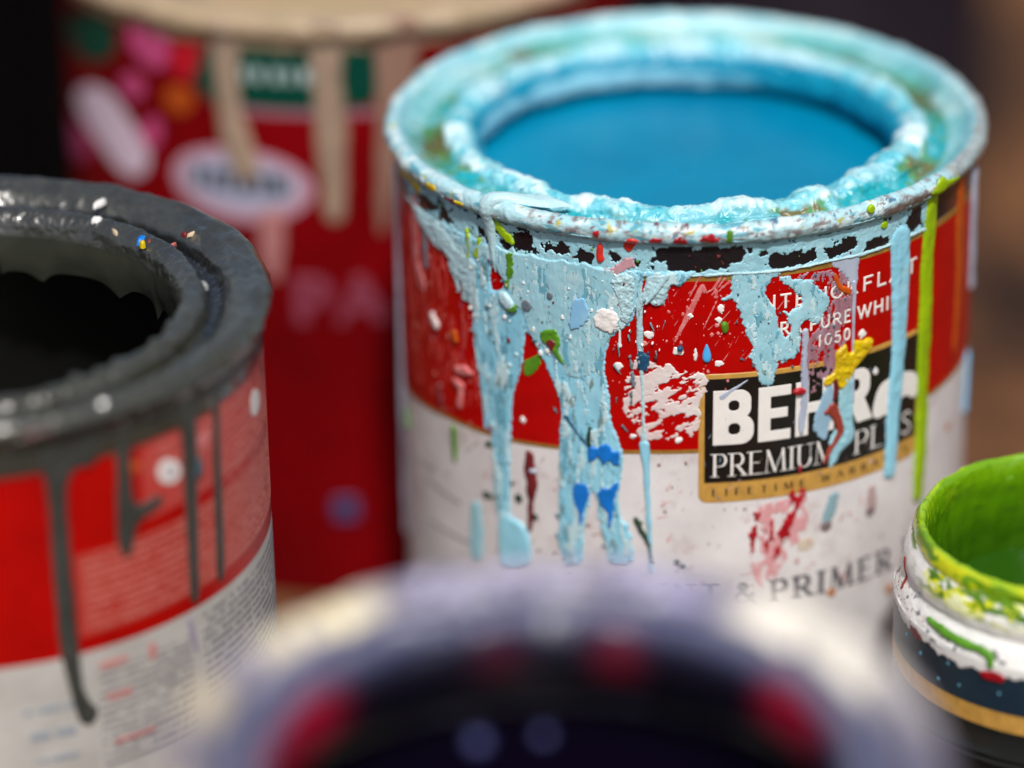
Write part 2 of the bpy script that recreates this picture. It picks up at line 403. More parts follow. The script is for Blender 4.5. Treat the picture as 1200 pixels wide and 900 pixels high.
def text_field(txt, u0, u1, z0, H, thick, thin, serif, gap):
    tot = sum(GL[c][0] for c in txt)+gap*(len(txt)-1)
    sx = (u1-u0)/tot
    def f(U, V):
        F = np.full(U.shape, -1.0); x = u0
        for ch in txt:
            w, prims, ser = GL[ch]
            m = (U > x-1.2*sx*.4) & (U < x+(w+.4)*sx)
            if prims and m.any():
                uu, vv = U[m], V[m]; G = np.full(uu.shape, -1.0)
                ht = thin*H
                X = lambda a: x+a*sx
                Z = lambda b: z0+ht+b*(H-2*ht)
                for p in prims:
                    if p[0] in 'st':
                        hw = (thick if p[0] == 's' else thin)*H
                        P0, P1 = (X(p[1]), Z(p[2])), (X(p[3]), Z(p[4]))
                        G = np.maximum(G, line_sdf(uu, vv, [P0, P1], hw) if serif else bar_sdf(uu, vv, P0, P1, hw, 0 if p[2] == p[4] else ht*1.3))
                    elif p[0] == 'c':
                        a = np.radians(np.linspace(p[5], p[6], 22))
                        hh = (thin+(thick-thin)*np.abs(np.cos(a)))*H
                        G = np.maximum(G, line_sdf(uu, vv, [(X(p[1]+p[3]*math.cos(t)), Z(p[2]+p[4]*math.sin(t))) for t in a], hh))
                    else:
                        G = np.maximum(G, line_sdf(uu, vv, [(X(a), Z(b)) for a, b in p[1:]], (thick*.6+thin*.4)*H))
                if serif:
                    for (a, b) in ser: G = np.maximum(G, line_sdf(uu, vv, [(X(a)-.16*H, Z(b)), (X(a)+.16*H, Z(b))], thin*H*.9))
                F[m] = np.maximum(F[m], G)
            x += (w+gap)*sx
        zl, zh = z0, z0+H                                   # flat-cut tops and feet
        return np.minimum(F, np.minimum(V-zl, zh-V)+0.0)
    return f
def lettering(name, parent, surf, txt, u0, u1, z0, H, material, thick=.075, thin=.04, serif=False, gap=.16, base=.09, res=.09, T=.015):
    return layer(name, parent, surf, text_field(txt, u0, u1, z0, H, thick, thin, serif, gap), (u0-1, u1+1, z0-.6, z0+H+.6), material, T=T, w=.2, base=base, res=res)

# ------------------------------------------------------------------ the surface the cans stand on
def build_table():
    n = 2
    V = [(-1600, -900, 0), (1600, -900, 0), (1600, 3200, 0), (-1600, 3200, 0)]
    m = mat('weathered board', (136, 92, 58), rough=0.8, spec=.2, vfreq=13, col2=(50, 34, 26), streak=(1.0, 0.6, 1.0), lohi=(.38, .64), bump=0.4, bfreq=160)
    o = mesh_from('table_top', V, [[0, 1, 2, 3]], None, m, smooth=False)
    o['kind'] = 'structure'
build_table()

# ------------------------------------------------------------------ shared paints and prints
M = {
 'tin': mat('tin plate', (150, 150, 152), rough=0.35, metallic=0.9, var=0.15),
 'white_label': mat('white label paper', (234, 231, 230), rough=0.36, vfreq=90, col2=(216, 211, 210), specks=(150, 132, 124), sfreq=700, samount=.70, blot=(196, 182, 180)),
 'red_label': mat('red label print', (178, 4, 2), rough=0.28, spec=.2, var=0.12, vfreq=160, specks=(206, 84, 76), sfreq=900, samount=.735, blot=(172, 14, 10)),
 'gold': mat('gold print', (150, 112, 48), rough=0.4, var=0.25, vfreq=700),
 'bright_gold': mat('bright gold print', (196, 150, 72), rough=0.35, var=0.18, vfreq=500),
 'black_print': mat('black print', (22, 20, 18), rough=0.3, var=0.3),
 'white_print': mat('white print', (238, 234, 228), rough=0.4, var=0.05),
 'grey_print': mat('grey print', (92, 90, 96), rough=0.5, var=0.2),
 'aqua': mat('dried aqua paint', (168, 216, 228), rough=0.4, vfreq=150, col2=(140, 194, 208), streak=(1, 1, .3), bump=0.25, bfreq=1500, specks=(92, 132, 142), sfreq=1100, samount=.69, blot=(180, 214, 220)),
 'pale_aqua': mat('pale dried aqua paint', (188, 222, 228), rough=0.4, vfreq=160, col2=(168, 204, 212), specks=(120, 150, 160), sfreq=1000, samount=.7, bump=0.35, bfreq=1500),
 'sky_aqua': mat('sky blue drip paint', (156, 216, 234), rough=0.3, vfreq=140, col2=(132, 200, 224), streak=(1, 1, .15), specks=(104, 150, 166), sfreq=900, samount=.715, blot=(168, 214, 228), bump=0.12, bfreq=900),
 'lavender': mat('pale lavender paint', (186, 196, 214), rough=0.4, vfreq=300, col2=(164, 172, 192), streak=(1, 1, .2)),
 'thin_lavender': mat('thin rubbed lavender paint', (172, 150, 166), rough=0.4, vfreq=500, col2=(150, 90, 100), streak=(1, 1, .15)),
 'lime': mat('lime green paint', (150, 184, 10), rough=0.35, var=0.14, vfreq=120, specks=(110, 140, 20), sfreq=800, samount=.7),
 'leaf': mat('leaf green paint', (84, 140, 30), rough=0.4, var=0.25, vfreq=500),
 'dark_green': mat('dark green paint', (38, 62, 44), rough=0.4, var=0.3),
 'blue': mat('bright blue paint', (14, 116, 205), rough=0.35, var=0.25, vfreq=500),
 'soft_blue': mat('soft blue paint', (120, 182, 226), rough=0.4, vfreq=500, col2=(150, 200, 226)),
 'drop_blue': mat('light blue paint drop', (78, 174, 236), rough=0.25),
 'navy': mat('navy paint flake', (28, 78, 112), rough=0.4, var=0.3, vfreq=600),
 'white': mat('white paint', (236, 232, 228), rough=0.4, var=0.05, vfreq=500, bump=0.2),
 'smear': mat('chalky white smear', (230, 224, 220), rough=0.5, vfreq=140, col2=(216, 186, 184), streak=(.6, 1, 1.6)),
 'pink': mat('rubbed pink paint', (226, 150, 148), rough=0.5, vfreq=500, col2=(196, 70, 70)),
 'yellow': mat('yellow paint', (228, 200, 12), rough=0.35, vfreq=350, col2=(196, 160, 14), bump=0.3),
 'orange': mat('orange paint', (196, 84, 12), rough=0.4, var=0.2),
 'crimson': mat('crimson paint', (168, 22, 34), rough=0.35, var=0.3, vfreq=450),
 'scarlet': mat('scarlet paint', (214, 50, 38), rough=0.3, var=0.15),
 'brick': mat('brick red paint', (150, 58, 44), rough=0.4, var=0.25),
 'maroon': mat('maroon paint', (110, 30, 34), rough=0.4, var=0.3),
 'grey': mat('grey paint', (110, 122, 132), rough=0.4, var=0.25),
 'tan': mat('tan paint', (198, 178, 148), rough=0.4, var=0.1, vfreq=150),
 'charcoal': mat('charcoal paint', (62, 64, 60), rough=0.3, var=0.2, vfreq=200, bump=0.2),
}

# ================================================================== the blue paint can in the middle
def build_blue_can():
    R, ZB = 52.0, 124.8
    can = thing('paint_can', 'sharp red and white can of bright blue paint with crusted aqua rim and drips', 'paint can', (31.8, 584.7, 0), 'open paint cans')
    S = Side(R, ZB)
    lathe('tin_body', [(0.5, 1.2), (50.5, 1.2), (51.4, .3), (52.3, .1), (52.6, .9), (52.3, 1.9), (51.9, 3), (51.9, 117.5)], 240, M['tin'], can)
    # label: white paper, red band, gold lines
    lab = wrap_band('label', can, R, 0.0, 7, 117.5, M['white_label'], rows=3)
    zred = lambda u: np.interp(u, [-160, -100, -68, -51, -34, -24, -9, 0, 160], [78, 78, 78.3, 80.9, 82.1, 83.2, 84.5, 84.9, 84.6])
    wrap_band('red_band', lab, R, 0.025, zred, 116.2, M['red_label'])
    wrap_band('gold_line', lab, R, 0.035, lambda u: zred(u)-.75, zred, M['gold'])
    wrap_band('gold_edge', lab, R, 0.035, 116.2, 117.5, M['gold'])
    # logo panel
    pan = layer('logo_panel', lab, S, lambda U, V: rbox(U, V, -.2, 74.5, 44.2, 99.0, 1.6), (-1.5, 46, 73, 101), M['bright_gold'], T=.01, w=.3, base=.03, res=.2)
    layer('black_field', pan, S, lambda U, V: -np.maximum(np.maximum(.75-U, U-43.8), np.maximum(79.0-.75-V, V-98.2)), (-1, 46, 76, 101), M['black_print'], T=.01, w=.3, base=.06, res=.2)
    wp = M['white_print']
    for ch, a, b in (('B', 2.2, 9.3), ('E', 10.0, 15.9), ('H', 16.7, 24.2), ('R', 25.0, 32.2)):
        layer('lettering', pan, S, block_field(ch, a, b, 85.5, 95.9), (a-.5, b+.5, 85, 96.5), wp, T=.015, w=.2, base=.10, res=.09)
    # the white emblem after the name
    blob('emblem', pan, S, [(32.26,85.59),(32.72,88.90),(33.63,90.91),(35.01,91.79),(37.96,92.14),(41.17,91.70),(43.70,90.46),(44.43,86.88),(42.98,85.43),(40.94,87.17),(39.11,86.82),(37.36,86.43),(36.14,84.85),(34.88,85.10),(33.88,84.76)], wp, T=.015, w=.2, base=.1, res=.1)
    lettering('lettering', pan, S, 'PREMIUM', 2.2, 24.4, 79.4, 4.5, wp, thick=.065, thin=.028, serif=True, gap=.14)
    lettering('lettering', pan, S, 'PLUS', 28.6, 42.4, 79.4, 4.5, wp, thick=.065, thin=.028, serif=True, gap=.14)
    lettering('lettering', pan, S, 'LIFETIME WARRANTY', 2.2, 41.8, 75.7, 1.5, M['black_print'], thick=.12, thin=.06, serif=False, gap=.75, res=.07)
    for wd, a, b in (('PAINT', [(-15.83,56.67)][0][0], [(3.51,56.71)][0][0]), ('&', [(6.05,57.37)][0][0], [(9.86,56.98)][0][0]), ('PRIMER', [(12.81,56.57)][0][0], [(38.00,53.09)][0][0]), ('IN', [(41.06,52.76)][0][0], 54.5), ('ONE', 58, 69)):
        lettering('lettering', lab, S, wd, a, b, 53.6, 4.7, M['grey_print'], thick=.10, thin=.05, serif=True, gap=.3, res=.12)
    for wd, a, b, z, h in (('INTERIOR', [(9.07,110.63)][0][0], [(28.24,109.15)][0][0], 110.1, 2.75), ('FLAT', 29.4, 42.5, 110.1, 2.75), ('ULTRA', [(7.81,106.02)][0][0], [(17.49,105.87)][0][0], 105.1, 2.55),
                           ('PURE', [(19.07,105.59)][0][0], [(27.11,105.45)][0][0], 105.1, 2.55), ('WHITE', 28.5, 40.5, 105.1, 2.55), ('1050', [(20.45,102.15)][0][0], [(27.06,101.47)][0][0], 101.8, 2.35)):
        lettering('lettering', lab, S, wd, a, b, z, h, wp, thick=.085, thin=.075, gap=.22, res=.08)
    # faint slanted small print low on the left of the white label
    lines = [[(-60.00,64.40),(-47.72,64.56)], [(-58.61,56.32),(-43.18,57.75)], [(-63.28,66.35),(-56.20,67.50)]]
    layer('small_print', lab, S, lambda U, V: np.maximum.reduce([line_sdf(U, V, l, .55) for l in lines])-.45*np.abs(np.sin(U*2.2)), bb(*lines, m=2), mat('faded print', (150, 142, 140), rough=.6), T=.01, w=.3, base=.03)

    # rim, lid seat and collar under crusted paint
    prof = smooth_prof([(52, 117.4), (52, 120), (52, 122.6), (52.9, 123.3)]+arc(52, ZB, 1.6, -30, 150, 9)+[(50.0, 124.0), (48.6, 122.9), (46.5, 122.2), (44.6, 122.2), (43.3, 123.0), (42.4, 124.3), (41.2, 124.9), (39.8, 124.6), (38.4, 123.4), (37.4, 121.6), (37.2, 119.0), (37.8, 117.2), (40, 116.4), (46, 116.0), (51.4, 115.6), (51.4, 112.0)], 1)
    prof, _ = resample(prof, .22)
    def disp(TH, PR, PZ, X, Y):
        crust = sst(46.8, 43.5, PR)*sst(37.0, 38.0, PR*0+PR) + sst(117, 120, PZ)*sst(38.5, 37.6, PR)
        crust = np.clip(crust, 0, 1)*(.55+.45*sst(-.6, .3, np.cos(TH)))
        seat = sst(50.6, 49.6, PR)*sst(43, 45, PR)
        bead = sst(51.0, 51.8, PR)*sst(123.0, 123.8, PZ)
        u = TH*46
        n1 = fbm(X, Y, PZ, .13, 3, .45, 1); n2 = fbm(X, Y, PZ, .42, 3, .45, 2); n3 = 1-np.abs(fbm(X, Y, PZ*1.4, .2, 2, .4, 3))*2.2
        big = sst(.1, .7, fbm(X, Y, PZ*.3, .085, 2, .5, 9)); pit = sst(.25, .6, fbm(X, Y, PZ, .75, 2, .4, 8))
        nl = fbm(X, Y, PZ*.2, .045, 3, .55, 6); skin = 1-np.abs(fbm(X+.6*Y, Y-.4*X, PZ, .24, 3, .5, 7))*3
        return crust*(.2+.95*n1+1.1*nl+.20*n2+.3*n3+.55*big-.22*pit+.3*np.clip(skin, 0, 1)) + seat*(.35+.45*n1+.12*n2) + bead*(.10+.28*n1+.14*np.clip(skin, 0, 1)+.13*fbm(u*.6, PZ, u*0, .5, 4, .5, 4)) + .015*n2
    def color(TH, PR, PZ, X, Y):
        n1 = fbm(X, Y, PZ, .12, 4, .55, 11); n2 = fbm(X, Y, PZ, .5, 4, .55, 12); n3 = fbm(X, Y, PZ, 1.1, 3, .5, 13); n4 = fbm(X, Y, PZ, .8, 3, .5, 14); n5 = fbm(X, Y, PZ, .07, 3, .5, 15)
        c = np.empty(PR.shape+(3,)); 
        def put(k, col): c[:] = c*(1-k[..., None])+lin(col)*k[..., None]
        c[:] = lin((150, 206, 218))
        put(sst(-.2, .5, n1), (196, 234, 238)); put(sst(.15, .5, n2)*.6, (110, 190, 205))
        teal = sst(48.2, 46.0, PR)*sst(42.4, 43.4, PR)*sst(118, 121, PZ)
        put(np.clip(teal*(.75+n1*.8), 0, 1), (30, 160, 172)); put(teal*sst(-.1, .35, n5+.5*n2), (92, 148, 96)); put(teal*sst(.3, .55, n5+.4*n4), (112, 104, 62))
        dg = np.degrees(TH); u = TH*52
        arcs = lambda c0, wd: np.exp(-((np.abs((dg-c0+180) % 360-180))/wd)**2)
        chan = sst(50.2, 48.2, PR)*sst(42.2, 43.4, PR)
        put(np.clip(chan*(arcs(150, 22)+arcs(-143, 12)+arcs(-84, 10)+.8*arcs(108, 14)+.7*arcs(-168, 10))*(1.5+1.8*n2), 0, 1)*.95, (66, 130, 48))
        put(np.clip(chan*(arcs(138, 8)+arcs(-141, 6)+arcs(-82, 6)+arcs(106, 8))*(1.2+1.8*n4), 0, 1)*.9, (92, 80, 40))
        seat = sst(50.8, 50.0, PR)*sst(46.5, 48, PR)
        put(seat*sst(-.35, .3, n1+.3*n2)*.8, (120, 188, 196)); put(seat*sst(.1, .4, n5+.4*n2)*.6, (86, 170, 172)); put(seat*sst(.05, .35, -n5+.5*n2)*.5, (196, 220, 220)); put(seat*sst(.42, .6, n4)*.5, (90, 165, 140))
        ridge = sst(43.6, 42.6, PR)*sst(120.5, 123, PZ)
        nA = fbm(X, Y, PZ, .13, 3, .45, 1)
        put(ridge*sst(-.3, .35, n2+n5), (196, 232, 238)); put(ridge*sst(.1, .4, n1+.3*n2)*.8, (84, 190, 208)); put(ridge*sst(.1, .4, n5-.2*n2)*.7, (110, 196, 206)); put(ridge*sst(.5, .62, n2), (30, 150, 170))
        bk = .4+.6*sst(-.7, .2, np.cos(TH))
        put(ridge*bk*sst(.05, .35, nA+.2*n2)*.9, (216, 240, 244)); put(ridge*bk*sst(-.15, -.5, nA)*.5, (70, 180, 200))
        coll = sst(124.2, 122.6, PZ)*sst(44, 40, PR)
        put(coll, (0, 142, 174))
        e1 = fbm(dg*.05, dg*0, dg*0, 1, 3, .5, 21)
        dgm = dg % 360
        sm = sst(298, 284, dgm)*sst(150, 176, dgm+8*e1)*sst(122.2, 121.0, PZ+1.8*sst(215, 165, dgm))*sst(115.4, 117.0, PZ+1.2*fbm(dg*.06, dg*0, dg*0, 1, 3, .5, 22))*sst(121.8, 120.4, PZ+2.2*e1)
        put(np.clip(sm, 0, 1)*.95, (156, 216, 232))
        put(sst(117.3, 116.6, PZ)*sst(51.2, 50.5, PR), (0, 104, 148))
        bead = sst(51.3, 51.9, PR)*sst(122.6, 123.4, PZ)
        s1 = fbm(u*.45, PZ, u*0, .55, 4, .55, 12); s2 = fbm(u*.5, PZ, u*0+9, .9, 4, .6, 13); s3 = fbm(u*.8, PZ, u*0+4, 1.2, 3, .5, 14)
        put(bead*.9, (172, 212, 220)); put(bead*sst(-.1, .35, s1), (206, 226, 228))
        mid = sst(-34, -24, u)
        put(bead*mid*sst(.12, .4, s2)*.8, (150, 152, 150)); put(bead*mid*sst(.40, .56, s2+.25*s1)*.85, (128, 116, 118)); put(bead*mid*sst(.58, .66, s3), (118, 76, 82)); put(bead*sst(.35, .6, fbm(u*.3, PZ*1.4, u*0+2, .7, 4, .6, 19)), (96, 168, 184)); put(bead*sst(.62, .7, fbm(u*.6, PZ, u*0, .7, 3, .5, 16)), (186, 178, 90))
        put(bead*sst(.62, .7, fbm(u*.6, PZ, u*0, .8, 3, .5, 18))*mid, (80, 120, 150))
        put(bead*sst(123.9, 123.3, PZ)*mid*.6, (128, 120, 116))
        bare = bead*sst(30, 34, u)*sst(50, 46, u)*sst(125.7, 124.7, PZ+.5*s1)
        put(bare, (106, 92, 86)); put(bare*sst(.1, .4, n2), (134, 128, 124))
        put(bead*sst(48, 52, u)*.8, (150, 160, 160))
        neck = sst(122.9, 122.4, PZ)*sst(51.3, 51.8, PR)
        put(neck, (24, 20, 24)); put(neck*sst(50, 56, u)*.7, (120, 62, 40))
        return np.clip(c, 0, 1)
    lathe('rim', prof, 1150, mat_pigment('crusted rim paint', rough=.32, bump=.3, bfreq=1300, coat=.12), can, disp, color)
    lathe('paint_pool', smooth_prof([(51.3, 116.0), (49.5, 115.3), (47, 115.1), (20, 115.1), (.3, 115.1)], 1), 160,
          mat('wet blue paint', (0, 138, 174), rough=.28, vfreq=18, col2=(0, 116, 156), spec=.35), can,
          disp=lambda TH, PR, PZ, X, Y: .22*fbm(X, Y, PZ, .06, 3)+.5*sst(44, 50, PR)*(.5+fbm(X, Y, PZ, .12, 2)))

    # ---- dried paint on the neck, with the black tin showing through chips
    chips = [[(-7.49,121.96),(-7.06,122.44),(-5.36,122.34),(-4.51,122.67),(-1.68,122.69),(-1.39,121.91),(0.02,122.05),(0.30,122.81),(2.57,122.90),(3.15,121.95),(4.72,122.18),(5.00,122.47),(6.87,122.34),(7.46,120.90),(7.05,119.70),(5.75,119.33),(3.19,118.23),(-0.23,118.03),(-3.07,117.73),(-5.34,118.01),(-5.77,118.93),(-5.92,119.85),(-7.20,119.80),(-8.48,119.74),(-8.34,120.53),(-7.48,120.72)],
             [(11.30,118.67),(11.58,120.04),(12.76,120.51),(13.97,119.89),(15.78,120.41),(17.65,119.81),(19.68,120.24),(20.04,118.46),(19.42,117.95),(15.84,117.61),(12.51,117.59)],
             [(21.13,120.13),(22.93,119.62),(24.59,120.06),(25.41,120.97),(27.67,120.92),(27.90,119.15),(25.83,118.38),(22.49,117.84),(21.65,118.79)], [(29.57,117.65),(30.07,119.09),(31.92,119.40),(34.67,118.80),(34.92,117.63),(32.38,117.39)],
             [(-33.13,120.72),(-32.05,121.76),(-29.81,121.95),(-29.33,120.18),(-30.20,118.89),(-32.29,118.09),(-33.35,118.47)], [(-27.33,120.44),(-26.02,121.16),(-25.54,120.16),(-26.85,119.28)], [(-25.71,119.97),(-24.25,121.33),(-22.38,120.87),(-22.39,119.62),(-24.92,118.87)],
             [(-21.46,119.15),(-20.37,120.72),(-19.01,120.44),(-17.96,119.65),(-18.72,118.31),(-20.55,118.20)], [(-15.28,120.13),(-14.11,120.71),(-13.53,119.99),(-14.26,118.84),(-15.14,119.21)], [(-60.07,119.85),(-57.47,121.13),(-54.61,120.56),(-52.61,119.66),(-55.66,118.42),(-59.43,118.16)], [(-51.71,120.93),(-49.84,121.08),(-49.13,119.89),(-47.43,119.01),(-49.71,118.10),(-51.55,118.59)],
             [(-49.30,115.52),(-48.00,116.92),(-45.82,117.78),(-46.57,116.43),(-48.82,114.89)], [(-36.27,118.99),(-34.76,120.32),(-33.71,118.38),(-34.83,117.00)], [(-11.06,119.89),(-9.91,119.66),(-10.34,119.01),(-11.21,119.10)], [(38.80,120.11),(41.37,122.78),(43.25,123.44),(43.54,118.61),(40.26,117.77)], [(7.74,121.81),(8.61,122.04),(8.48,120.97),(7.75,121.19)]]
    def neck_field(U, V):
        F = np.minimum(np.minimum(V-117.2, 123.9-V), np.minimum(U+66, 45.4-U))
        for k, c in enumerate(chips): F = np.minimum(F, -poly_sdf(U, V, c, 0)-.02+.35*fbm(U, V, U*0, .9, 4, .6, 33+k))
        F = np.minimum(F, .62-np.maximum(0, fbm(U, V, U*0, .55, 4, .6, 31)+.02*np.clip(-U-20, 0, 50)*.8)) 
        return F
    layer('neck_paint', can, S, neck_field, (-68, 47.5, 116.6, 124.4), M['aqua'], T=.14, w=.35, base=.05, res=.11, rough=.07, rfreq=.8, edge=.16, efreq=1.8, seed=1, tv=.8)
    layer('seam_ridge', can, S, lambda U, V: .28-np.abs(V-117.35-.12*np.sin(U*.35)), (-66, 45, 116.5, 118.4), M['pale_aqua'], T=.3, w=.3, res=.11, edge=.16, efreq=.9, seed=2)

    # ---- the broad aqua mass and its drips
    massA = [(-50.78,117.74),(-50.07,115.74),(-49.34,114.55),(-46.55,110.51),(-44.82,106.74),(-42.41,106.22),(-43.16,102.91),(-42.88,97.80),(-41.75,91.95),(-41.58,90.53),(-41.03,87.24),(-40.06,84.58),(-39.08,82.91),(-38.79,78.01),(-38.70,73.51),(-38.43,68.02),(-37.50,64.60),(-34.75,65.49),(-35.25,69.06),(-34.84,80.08),(-34.31,87.67),(-34.07,90.69),(-32.72,94.32),(-31.59,98.03),(-31.32,103.41),(-30.10,103.22),(-27.13,97.95),(-25.52,94.42),(-24.26,91.11),(-24.47,86.82),(-24.90,77.34),(-25.10,59.14),(-20.36,60.32),(-20.33,64.39),(-20.30,67.76),(-19.65,71.22),(-19.00,74.33),(-18.83,76.52),(-17.76,73.87),(-17.47,69.92),(-16.71,66.68),(-15.95,64.27),(-15.81,61.09),(-11.39,61.63),(-11.54,65.65),(-11.99,68.96),(-13.64,71.44),(-14.09,73.72),(-13.47,78.26),(-13.17,82.07),(-13.31,84.51),(-14.35,87.49),(-15.25,89.50),(-15.39,92.56),(-15.82,96.37),(-16.41,99.51),(-15.95,102.76),(-15.19,105.39),(-13.71,106.50),(-12.53,107.25),(-11.07,109.26),(-10.78,111.96),(-10.20,114.66),(-9.34,117.21),(-9.05,115.98),(-9.33,113.15),(-8.47,112.58),(-7.03,111.55),(-5.89,112.22),(-5.33,114.58),(-4.90,115.68),(-3.62,115.24),(-2.63,116.03),(-1.22,117.42),(-1.37,118.20),(-17.52,118.00),(-33.73,117.43),(-45.81,118.11)]
    hole1 = [(-38.28,115.12),(-36.77,113.48),(-35.30,111.97),(-35.90,110.22),(-37.25,109.53),(-38.62,109.30)]
    def fA(U, V): return np.minimum(poly_sdf(U, V, massA, 1), -poly_sdf(U, V, hole1, 1))
    layer('paint_drip', can, S, fA, bb(massA), M['sky_aqua'], T=.26, w=.7, res=.13, rough=.05, rfreq=.3, edge=.3, efreq=1.0, seed=3, tv=.5)
    # older, rougher coat over the upper part of that mass
    coat = [(-49.49,117.22),(-45.92,114.88),(-41.53,114.66),(-38.66,115.49),(-34.94,111.75),(-33.90,108.83),(-31.78,107.45),(-30.45,103.30),(-27.09,101.18),(-24.65,99.76),(-22.61,96.12),(-19.16,97.51),(-16.71,100.27),(-15.49,105.67),(-11.65,108.90),(-10.78,113.53),(-9.62,117.19),(-14.56,117.72),(-23.65,118.32),(-33.72,117.75)]
    blob('paint_coat', can, S, coat, M['aqua'], T=.10, w=.5, base=.34, rough=.07, rfreq=.3, edge=.55, efreq=.4, seed=4, tv=.5, res=.13)
    massB = [(5.19,118.12),(5.06,116.73),(4.95,114.40),(4.39,113.19),(3.24,112.46),(4.96,112.99),(6.14,111.51),(6.89,109.25),(7.36,107.01),(8.57,104.37),(8.88,103.38),(8.32,101.53),(9.08,99.86),(9.84,98.66),(10.16,97.03),(10.93,95.98),(11.84,95.70),(12.58,96.57),(13.16,98.09),(13.12,100.34),(14.34,100.16),(15.88,100.41),(16.80,101.37),(17.40,102.71),(17.50,105.39),(17.30,107.01),(18.55,107.74),(20.18,106.17),(21.14,106.94),(22.08,108.65),(22.71,109.79),(22.68,110.90),(21.00,112.34),(19.51,114.19),(18.38,115.17),(16.67,114.82),(14.96,115.86),(13.58,116.52),(12.81,117.56)]
    holeB = [(12.82,116.93),(13.76,115.09),(16.09,113.04),(17.53,111.08),(17.24,110.18),(16.15,109.88),(14.78,109.30),(14.01,109.57),(14.65,108.38),(15.75,106.79),(15.32,105.27),(14.41,104.93),(13.62,106.31),(13.11,109.22),(12.02,111.56),(10.64,113.76)]
    layer('paint_drip', can, S, lambda U, V: np.minimum(poly_sdf(U, V, massB, 1), -poly_sdf(U, V, holeB, 1)), bb(massB), M['aqua'], T=.18, w=.6, res=.11, rough=.07, rfreq=.35, edge=.42, efreq=1.1, seed=5, tv=.5)
    blob('paint_patch', can, S, [(22.49,117.84),(28.67,117.56),(28.43,114.16),(27.85,110.04),(27.52,109.33),(26.70,112.69),(24.74,115.02),(23.36,116.26)], M['lavender'], T=.12, w=.6, edge=.3, efreq=1.2, seed=6, res=.12)
    # single drips
    drip('paint_drip', can, S, [(-10.34,117.15),(-10.34,112.46),(-10.20,104.59),(-9.90,98.56),(-9.61,88.92),(-9.61,85.34)], [.6, .55, .6, .35, .3, .6], M['pale_aqua'], T=.25, w=.5, edge=.1)
    drip('paint_drip', can, S, [(-9.46,85.51),(-9.16,81.61),(-8.86,74.21),(-8.55,67.58),(-8.25,60.54)], [.95, .6, .45, .35, .4], M['sky_aqua'], T=.35, w=.5)
    drip('paint_drip', can, S, [(-40.50,91.54),(-40.42,86.62),(-40.32,82.50)], [.6, .8, .5], M['sky_aqua'], T=.3, w=.5)
    blob('paint_drip', can, S, [(-37.88,65.49),(-36.66,66.91),(-34.73,66.51),(-32.50,66.17),(-31.08,64.21),(-30.60,61.12),(-30.84,57.12),(-37.32,55.06),(-37.81,59.70)], M['sky_aqua'], T=.4, w=.9)
    drip('paint_drip', can, S, [(37.82,117.89),(38.00,109.58),(38.33,98.21),(37.55,87.02),(37.27,78.83),(37.07,73.54)], [2.3, 2.2, 1.75, 1.7, 1.5, 1.45], M['sky_aqua'], T=.55, w=1.2, rough=.08, rfreq=.5, edge=.08, res=.13)
    drip('paint_drip', can, S, [(46.50,125.21),(46.06,119.67),(45.50,111.90),(45.53,98.97),(45.56,85.79),(45.76,73.98),(45.19,65.71)], [1.5, 1.7, 1.75, 1.8, 1.75, 1.7, 1.4], M['lime'], T=.55, w=1.1, rough=.08, rfreq=.5, edge=.1, res=.13)
    blob('paint_splash', can, S, [(43.66,124.88),(45.67,125.48),(49.64,125.40),(53.66,124.45),(53.07,123.24),(49.19,123.34),(47.53,122.34),(44.79,122.94)], M['lime'], T=.2, w=.6, edge=.3)
    drip('paint_drip', can, S, [(18.29,105.26),(18.24,100.16),(18.35,95.33),(18.14,90.52),(17.75,86.36)], [.6, .55, .7, .75, .5], M['lavender'], T=.15, w=.5, base=.3, edge=.12)
    drip('paint_drip', can, S, [(27.41,112.52),(27.67,104.52),(27.76,96.47),(27.97,89.92)], [.35, .25, .2, .25], M['lavender'], T=.25, w=.3, base=.2)
    blob('paint_patch', can, S, [(25.17,94.52),(26.54,95.48),(27.82,94.67),(27.97,89.92),(28.32,84.91),(28.57,82.87),(26.97,81.65),(25.58,80.70),(24.93,79.21),(24.25,78.39),(23.23,78.30),(23.68,80.34),(23.09,83.28),(24.06,85.18),(25.42,86.33),(24.94,90.69)], M['aqua'], T=.2, w=.7, base=.12, edge=.25, rough=.12, seed=7, res=.12)
    blob('paint_patch', can, S, [(21.67,92.73),(23.12,94.68),(23.99,93.83),(23.90,90.93),(23.35,86.17),(22.74,83.69),(21.04,84.72),(20.00,86.90),(20.28,89.13)], mat('pale grey blue paint', (150, 186, 208), rough=.4, var=.1), T=.12, w=.6, base=.12, edge=.35, seed=8, res=.12)
    drip('paint_drip', can, S, [(-79.86,116.62),(-79.81,103.32),(-79.78,89.76),(-79.76,75.94),(-79.75,61.85),(-79.73,43.87)], [1.6, 2.2, 2.4, 2.2, 1.5, .8], M['lavender'], T=.5, w=1.2, res=.2)
    drip('paint_drip', can, S, [(68.01,118.64),(68.61,109.41),(70.52,96.96)], [1.8, 1.5, 1.8], M['lavender'], T=.6, w=1.2, res=.2)
    drip('paint_drip', can, S, [(70.61,81.67),(69.38,77.09),(68.28,72.78)], [1.6, 1.4, 1.2], M['soft_blue'], T=.5, w=1.2, res=.2)
    drip('paint_drip', can, S, [(-43.40,65.56),(-43.31,61.14),(-43.70,55.82)], [1.2, 1.8, 1.6], M['aqua'], T=.15, w=.9)
